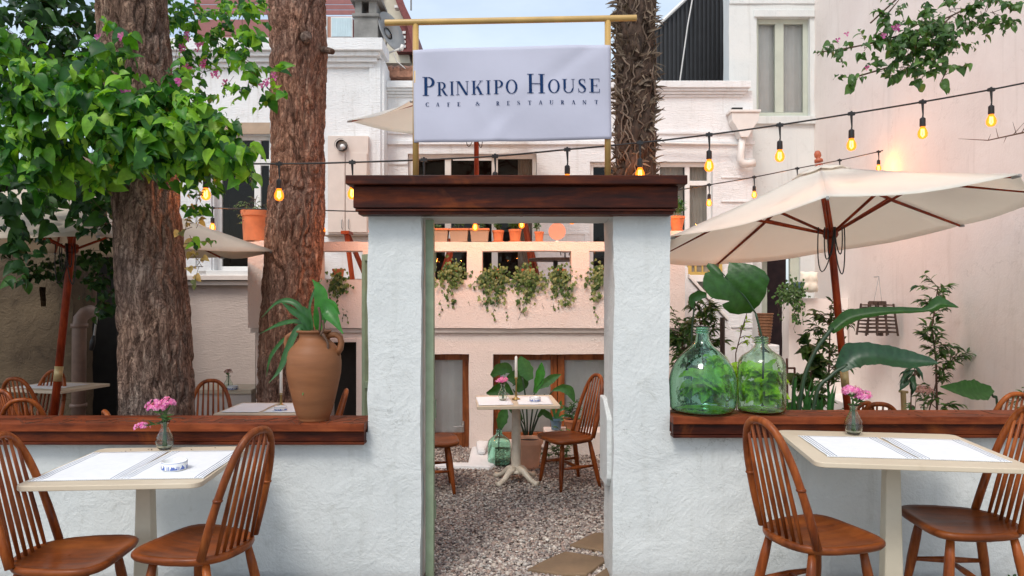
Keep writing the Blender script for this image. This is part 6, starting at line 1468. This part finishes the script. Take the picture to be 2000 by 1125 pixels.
sapling('lime green shrub seen through the round demijohn', [(1370,830),(1372,790),(1378,740)], 4.85, 220, .12, 'lime', 31, 'shrub', 36, tmpl=HT, group=GS)
sapling('lime green shrub seen through the pale demijohn', [(1490,830),(1490,790),(1492,740)], 4.85, 200, .12, 'lime', 32, 'shrub', 30, tmpl=HT, group=GS)
sapling('yellow green twig rising between the demijohns', [(1440,760),(1437,690),(1450,640),(1462,600)], 6.0, 46, .06, 'lime', 33, spread=22, group=GS, th=.006, top_only=.3)
sapling('small grey leaved herb at the lower right corner of the street', [(1968,1180),(1970,1130)], 3.75, 50, .035, 'shrub', 34, name='weed', spread=18, th=.003, minz=-9)
# potted small plants at basement windows
sapling('fine leaved herb in the terracotta bowl under the right casement', [(1118,840),(1118,815),(1120,790)], 7.5, 160, .05, 'midleaf', 35, name='herb', spread=22, th=.004)
sapling('dark foliage on the gravel behind the right chair in the doorway', [(1085,900),(1095,880),(1110,850)], 7.1, 180, .06, 'shrub', 36, name='shrub', spread=34, th=.005)
sapling('feathery trailing plant spilling from the big orange pot, left window', [(499,400),(499,395),(499,388)], 8.0, 10, .05, 'ivy', 37, name='herb', spread=14, th=.003)
bushvine('pot_plant', 'loose dry green plant in the big orange pot at the left window', 'plant', [(490,402,7.95,30,9,.1,130),(478,425,7.9,10,22,.05,50)], MT['ivy'], .035, 38, tmpl=LT)

# ---- broad leaves
def bigleaf(name, label, cat, stem, leafpts, wid, Y, m, up=(0,-1,0), fold=.25, base_z=None, stem_r=.008, extra=None, nu=3, dy=None, root=None, group=None):
    P0 = W(*stem[0], Y); 
    t = root or thing(name, label, cat, P0, 0, group)
    a = MB(); sp_ = [W(x,y,Y) for x,y in stem]; 
    if base_z is not None: sp_[0].z = base_z
    # smooth stem
    a.tube(catmull(sp_, 5), stem_r, 8); a.build('stem', MT['darkstem'], t, world=True, smooth=True)
    a = MB(); L = [W(x,y,Y) for x,y in leafpts]
    if dy: 
        for q, d in zip(L, dy): q.y += d
    n = len(L); LL = catmull(L, 9); ww = []
    for i in range(len(LL)):
        f = i/(len(LL)-1)*(len(wid)-1); k = min(len(wid)-2, int(f)); ww.append((wid[k]*(1-f+k)+wid[k+1]*(f-k))*(1+.04*math.sin(i*.9)))
    a.leafstrip(LL, ww, up=up, fold=fold, nu=nu)
    a.build('leaf', MT[m], t, world=True, smooth=True); return t
def catmull(P, k=4):
    if len(P) < 3: return P
    Q = [P[0]*2-P[1]]+P+[P[-1]*2-P[-2]]; O = []
    for i in range(1, len(Q)-2):
        for j in range(k):
            t = j/k; p0,p1,p2,p3 = Q[i-1],Q[i],Q[i+1],Q[i+2]
            O.append(.5*((2*p1)+(p2-p0)*t+(2*p0-5*p1+4*p2-p3)*t*t+(3*p1-p0-3*p2+p3)*t**3))
    O.append(P[-1]); return O
# torn banana-like leaf standing in the pale demijohn : outline given as lobes of one blade
tl = thing('cut_leaf', 'huge dark green torn leaf standing in the pale demijohn', 'leaf', W(1490,690,4.26))
a = MB(); a.tube(catmull([W(1490,740,4.14),W(1491,690,4.14),W(1488,660,4.14),W(1476,612,4.14)],5), .0065, 8); a.build('stem', MT['darkstem'], tl, world=True, smooth=True)
outline = [(1476,612),(1486,596),(1492,580),(1494,560),(1497,545),(1490,530),(1474,519),(1455,514),(1427,512),(1424,522),(1421,533),(1416,542),(1414,536),(1408,524),(1400,515),(1390,513),(1384,519),(1388,530),(1378,533),(1371,545),(1370,560),(1376,572),(1384,580),(1395,584),(1410,586),(1424,588),(1410,594),(1414,602),(1430,612),(1448,615),(1462,613)]
mc = [(1476,612),(1455,580),(1430,555),(1408,530)]
def midp(x, y):    # signed distance from the midrib gives the fold depth
    ax, ay, bx, by = 1476,612,1405,532; dx,dy = bx-ax,by-ay; L = math.hypot(dx,dy); return ((x-ax)*dy-(y-ay)*dx)/L
# triangulated fill with interior grid
def inside(x, y, P):
    c = False; j = len(P)-1
    for i in range(len(P)):
        if (P[i][1] > y) != (P[j][1] > y) and x < (P[j][0]-P[i][0])*(y-P[i][1])/(P[j][1]-P[i][1])+P[i][0]: c = not c
        j = i
    return c
import mathutils.geometry as mg
pts2 = []
for (x0,y0),(x1,y1) in zip(outline, outline[1:]+outline[:1]):
    k = max(1,int(math.hypot(x1-x0,y1-y0)/6))
    for j in range(k): pts2.append((x0+(x1-x0)*j/k, y0+(y1-y0)*j/k))
nb = len(pts2); inner = [(x,y) for x in range(1372,1498,6) for y in range(514,616,6) if inside(x,y,outline) and min((x-p[0])**2+(y-p[1])**2 for p in pts2) > 9]
allp = [Vector(p) for p in pts2+inner]
vo, ed, fc, _, _, _ = mg.delaunay_2d_cdt(allp, [(i,(i+1)%nb) for i in range(nb)], [], 1, 1e-5)
V = []
for p in vo:
    d = midp(p.x, p.y); V.append(W(p.x,p.y,4.22) + Vector((0, -.0022*abs(d)*.55+.05*((p.x-1430)/60)**2*.3 + .006*math.sin(d*.35+p.x*.05)*1 + (.00003*(p.y-560)**2), 0)))
a = MB(); a.add(V, [tuple(f) for f in fc]); a.build('leaf', MT['bigleaf'], tl, world=True, smooth=True)
a = MB(); a.tube(catmull([W(x,y,4.225) for x,y in mc],4), [.005]*8+[.003]*5, 6); a.build('midrib', MT['darkstem'], tl, world=True, smooth=True)
bigleaf('drooping_leaf', 'narrow curled leaf arching left behind the round demijohn', 'leaf', [(1345,760),(1350,680),(1355,610),(1352,600)], [(1380,576),(1365,577),(1352,585),(1352,604)], [.015,.035,.03,.004], 4.9, 'bigleaf', base_z=GZ, stem_r=.006)
# bird of paradise clump behind the right ledge
bp = thing('broad_leaf_plant', 'big plant with long arching blue green leaves behind the right ledge', 'plant', (XX(1560,5.0), 5.0, GZ))
def bl(*k_, **kw): bigleaf('', '', '', *k_, root=bp, **kw)
bl([(1545,900),(1562,790),(1585,700),(1625,640)], [(1622,648),(1660,622),(1720,610),(1790,606),(1815,595),(1846,600)], [.03,.055,.035,.02,.055,.004], 5.0, 'bigleaf', up=(0,-.75,.66), fold=.55, base_z=GZ, stem_r=.016, dy=[0,0,-.05,-.1,-.12,-.15])
bl([(1560,900),(1590,790),(1622,735),(1655,713)], [(1638,722),(1665,698),(1705,694),(1755,702),(1795,704),(1812,706)], [.03,.095,.08,.075,.035,.004], 4.9, 'bigleaf2', up=(0,-.85,.5), fold=.35, base_z=GZ, stem_r=.014, dy=[0,0,-.03,-.06,-.1,-.12])
bl([(1950,900),(1948,800),(1940,775),(1932,764)], [(1938,760),(1905,764),(1870,762),(1820,752)], [.02,.085,.075,.006], 5.1, 'bigleaf', up=(0,-.8,.6), fold=.35, base_z=GZ, stem_r=.008, dy=[0,-.03,-.06,-.1])
bl([(1535,900),(1548,760),(1550,750)], [(1549,800),(1552,750),(1556,735)], [.012,.012,.002], 5.1, 'strap', base_z=GZ, stem_r=.005)
a = MB()
for i in range(26):
    x = rnd.uniform(1528,1625); L = rnd.uniform(40,95); dx = rnd.uniform(-25,25); Yq_ = rnd.uniform(4.9,5.6)
    a.leafstrip([Vector((XX(x,Yq_),Yq_,.3)), W(x+dx*.3,830-L*.5,Yq_), W(x+dx,830-L,Yq_)], [.012,.014,.001], nu=1)
a.build('blades', MT['strap'], bp, world=True)
# torn palmate leaf
sapling('small cluster of drooping bluish leaves at the tip of the lower broad leaf', [(1772,830),(1780,760),(1790,725)], 5.2, 24, .11, 'bigleaf2', 41, spread=16, th=.006, top_only=.6, down=.9)
# amphora plant : strappy leaves
ap = thing('amphora_plant', 'strappy green plant with drooping blades growing in the amphora', 'plant', (XX(610,4.11),4.11,1.33))
def strap_(pts, w_, m='strap', Y=4.10, dy=0, fold=.35):
    a = MB(); L = catmull([W(x,y,Y+dy*(i/len(pts))) for i,(x,y) in enumerate(pts)],5); n = len(L)
    a.leafstrip(L, [w_*max(.08,min(1,(i+2)/(n*.3),(n-1-i)/(n*.35)))for i in range(n)], up=(0,-.9,.35), fold=fold, nu=2); a.build('blade', MT[m], ap, world=True, smooth=True)
strap_([(606,650),(600,630),(585,600),(565,588),(540,592),(511,620)], .017, dy=.05)
strap_([(606,645),(592,622),(570,606),(548,588)], .020, dy=-.05)
strap_([(600,642),(580,628),(545,634),(507,652)], .014, dy=.1)
strap_([(604,650),(585,640),(568,670),(548,720),(525,748)], .020, dy=-.12)
strap_([(602,648),(598,660),(600,700),(596,748),(591,772)], .024, dy=-.16, m='brightleaf')
strap_([(606,645),(600,615),(593,598)], .026)
strap_([(598,648),(560,660),(530,695),(520,735)], .012, dy=.1)
strap_([(612,645),(605,600),(618,560),(630,545)], .008, dy=.1)
strap_([(620,640),(628,610),(626,570),(610,546)], .040, m='brightleaf', dy=.02)
strap_([(622,640),(632,600),(650,604),(664,614)], .042, m='brightleaf', dy=-.04)
strap_([(622,645),(634,605),(650,620),(670,652)], .040, m='brightleaf', dy=-.1)
a = MB()
for pts in ([(624,650),(626,620),(622,600)],[(630,652),(640,670),(640,684),(643,690)],[(626,655),(632,640),(630,625)]): a.tube(catmull([W(x,y,4.03) for x,y in pts],3), .007, 6)
a.build('dead_stalk', MT['twig'], ap, world=True, smooth=True)
# tub plant (rubbery paddle leaves)
tp_ = thing('paddle_leaf_plant', 'tall plant with paddle leaves in the pale terracotta tub', 'plant', (XX(1034,6.95),6.95,ZZ(850,6.95)))
def bt(*k_, **kw): bigleaf('', '', '', *k_, root=tp_, **kw)
bt([(1030,850),(1028,790),(1020,735)], [(1036,742),(1028,725),(1020,708),(1017,696)], [.03,.075,.065,.01], 6.95, 'midleaf', fold=.3, stem_r=.008)
bt([(1034,850),(1040,800),(1044,765)], [(1044,768),(1052,745),(1056,725),(1058,708)], [.015,.045,.045,.006], 6.9, 'brightleaf', fold=.3, stem_r=.008)
bt([(1036,850),(1050,800),(1064,770)], [(1048,760),(1065,748),(1080,738),(1096,731)], [.01,.045,.04,.004], 6.9, 'midleaf', fold=.3, stem_r=.007)
bt([(1038,850),(1062,790),(1080,762)], [(1080,762),(1098,758),(1112,764),(1122,785)], [.01,.04,.05,.008], 6.9, 'midleaf', fold=.3, stem_r=.007)
bt([(1026,850),(1008,800),(1000,770)], [(1002,772),(985,755),(965,765),(950,768)], [.01,.05,.05,.01], 7.0, 'bigleaf', fold=.3, stem_r=.007)
bt([(1028,850),(1018,790),(1002,760)], [(1010,765),(1018,750),(1008,738),(990,738)], [.02,.07,.09,.02], 7.0, 'bigleaf', fold=.2, stem_r=.007)
bt([(1024,850),(1000,770),(985,740)], [(960,735),(975,722),(990,720),(1000,728)], [.02,.06,.06,.01], 7.05, 'bigleaf', fold=.2, stem_r=.007)
bt([(1026,850),(1024,830),(1014,815)], [(1020,820),(1010,806),(1000,800),(992,798)], [.01,.04,.03,.004], 6.8, 'midleaf', fold=.3, stem_r=.006)
bt([(1036,850),(1046,826),(1052,812)], [(1050,815),(1060,805),(1072,812),(1080,822)], [.01,.03,.03,.004], 6.8, 'midleaf', fold=.3, stem_r=.006)
dl = thing('cut_leaf', 'pale green leaf standing in the small demijohn beside the tub', 'leaf', W(975,850,7.05))
bigleaf('', '', '', [(974,880),(975,850),(978,835)], [(976,838),(980,822),(984,808),(990,796)], [.02,.055,.05,.008], 7.0, 'midleaf', root=dl, stem_r=.005)
bl2 = thing('strappy_plant', 'strappy plant with arching blades in the small blue glazed pot', 'plant', W(1086,822,7.55))
for pts in ([(1086,822),(1090,805),(1105,798),(1118,805)],[(1086,822),(1080,800),(1070,792),(1062,800)],[(1087,822),(1092,800),(1096,782)],[(1088,822),(1100,812),(1120,815),(1130,835)],[(1086,822),(1082,805),(1084,788)],[(1088,822),(1104,820),(1112,838),(1120,860)]):
    a = MB(); a.leafstrip(catmull([W(x,y,7.5) for x,y in pts],4), [.014]*(len(pts)*4-4)+[.003], up=(0,-.9,.3), nu=1); a.build('blade', MT['midleaf'], bl2, world=True, smooth=True)

# ================================================================ string lights with lit bulbs
def string_light(label, pts, Yf, bulbs, drop, power, unlit=()):
    P = [W(x,y,Yf(x)) for x,y in pts]; t = thing('string_light', label, 'string lights', P[0], 0, 'black festoon cables with amber bulbs')
    L = catmull(P, 6); a = MB(); a.tube(L, .0065, 6); a.build('cable', MT['black'], t, world=True, smooth=True)
    def ycab(x):
        best = None
        for p, q in zip(L, L[1:]):
            a0 = 1000+F*p.x/p.y; a1 = 1000+F*q.x/q.y
            if min(a0,a1) <= x <= max(a0,a1): f = (x-a0)/(a1-a0); return p.lerp(q,f)
        return L[-1]
    for b in bulbs:
        c = ycab(b); k = drop
        a = MB(); a.box((c.x-.022,c.y-.010,c.z-.012),(c.x+.022,c.y+.010,c.z+.010)); a.tube([c+Vector((0,0,.018)),c,c+Vector((0,0,-.02)),c+Vector((.003,0,-.09*k)),c+Vector((0,0,-.115*k))], [.007,.010,.009,.005,.006], 8)
        so_ = c+Vector((0,0,-.11*k)); a.tube([so_, so_+Vector((0,0,-.008)), so_+Vector((0,0,-.055*k)), so_+Vector((0,0,-.065*k))], [.010,.019,.020,.018], 12)
        a.build('socket', MT['black'], t, world=True, auto=40)
        bz = so_+Vector((0,0,-.062*k)); a = MB(); r_ = .033*k
        a.lathe(bz, [(r_*.45,0),(r_*.55,-.012*k),(r_*.9,-.035*k),(r_,-.052*k),(r_*.92,-.070*k),(r_*.6,-.084*k),(.001,-.090*k)], 18, close=False); o = a.build('bulb', MT['bulbglass'], t, world=True, smooth=True)
        a = MB(); a.tube([bz+Vector((-.006,0,-.02*k)),bz+Vector((-.009,0,-.06*k)),bz+Vector((.0,0,-.072*k)),bz+Vector((.009,0,-.06*k)),bz+Vector((.006,0,-.02*k))], .0055*k, 6)
        f_ = a.build('filament', MT['filament'], o, world=False)
        for v in f_.data.vertices: v.co -= Vector(t.location)
        ld = bpy.data.lights.new('bulb_light', 'POINT'); ld.energy = power; ld.color = (1,.42,.14); ld.shadow_soft_size = .03*k
        lo = bpy.data.objects.new('bulb_light', ld); COL.objects.link(lo); lo.parent = t; lo.location = bz+Vector((0,0,-.05*k))-Vector(t.location)
    return t
string_light('near festoon cable with amber bulbs running above the doorway to the right edge', [(330,318),(545,320),(688,317),(830,312),(967,305),(1108,292),(1250,279),(1385,263),(1523,244),(1663,222),(1802,199),(1936,175),(2060,150)], lambda x: 5.0, [402,545,688,828,967,1108,1250,1385,1523,1663,1802,1936], 1.0, 1.8)
string_light('far festoon cable with smaller amber bulbs passing behind the lintel to the blush wall', [(300,398),(415,406),(630,411),(720,413),(823,410),(928,406),(1019,401),(1117,393),(1208,385),(1300,375),(1385,361),(1473,346),(1557,329),(1640,313),(1717,296),(1722,294)], lambda x: 7.25 + (.0 if x < 1200 else (x-1200)/517*1.35), [415,630,725,823,928,1019,1117,1208,1300,1385,1473,1557,1640,1716], .9, 7.0)

# dry leaves and twigs on the gravel, crumbs on the tables
a = MB()
for i in range(90):
    Y = rnd.uniform(4.3,7.4); x = rnd.uniform(-.12,.135)*Y; L = rnd.uniform(.008,.022); an = rnd.uniform(0,6.28); d = Vector((math.cos(an),math.sin(an),rnd.uniform(-.2,.2)))
    p = Vector((x,Y,GZ+.028)); a.leafstrip([p,p+d*L,p+d*L*2], [.001,L*.45,.001], up=(rnd.uniform(-.3,.3),rnd.uniform(-.3,.3),1), nu=1)
for i in range(12):
    t_x, t_y, zz = (-1.815,3.52,.7412) if i < 17 else (1.90,3.56,TBz+.0012); p = Vector((t_x+rnd.uniform(-.36,.36), t_y+rnd.uniform(.24,.37), zz)); a.box(p-Vector((.003,.002,0)), p+Vector((.003,.002,.002)))
o = a.build('leaf_litter', MT['twig'], loc=(0,5,GZ)); tag(o, 'tiny dry leaves and crumbs fallen on the gravel and tables', 'debris', kind='stuff')
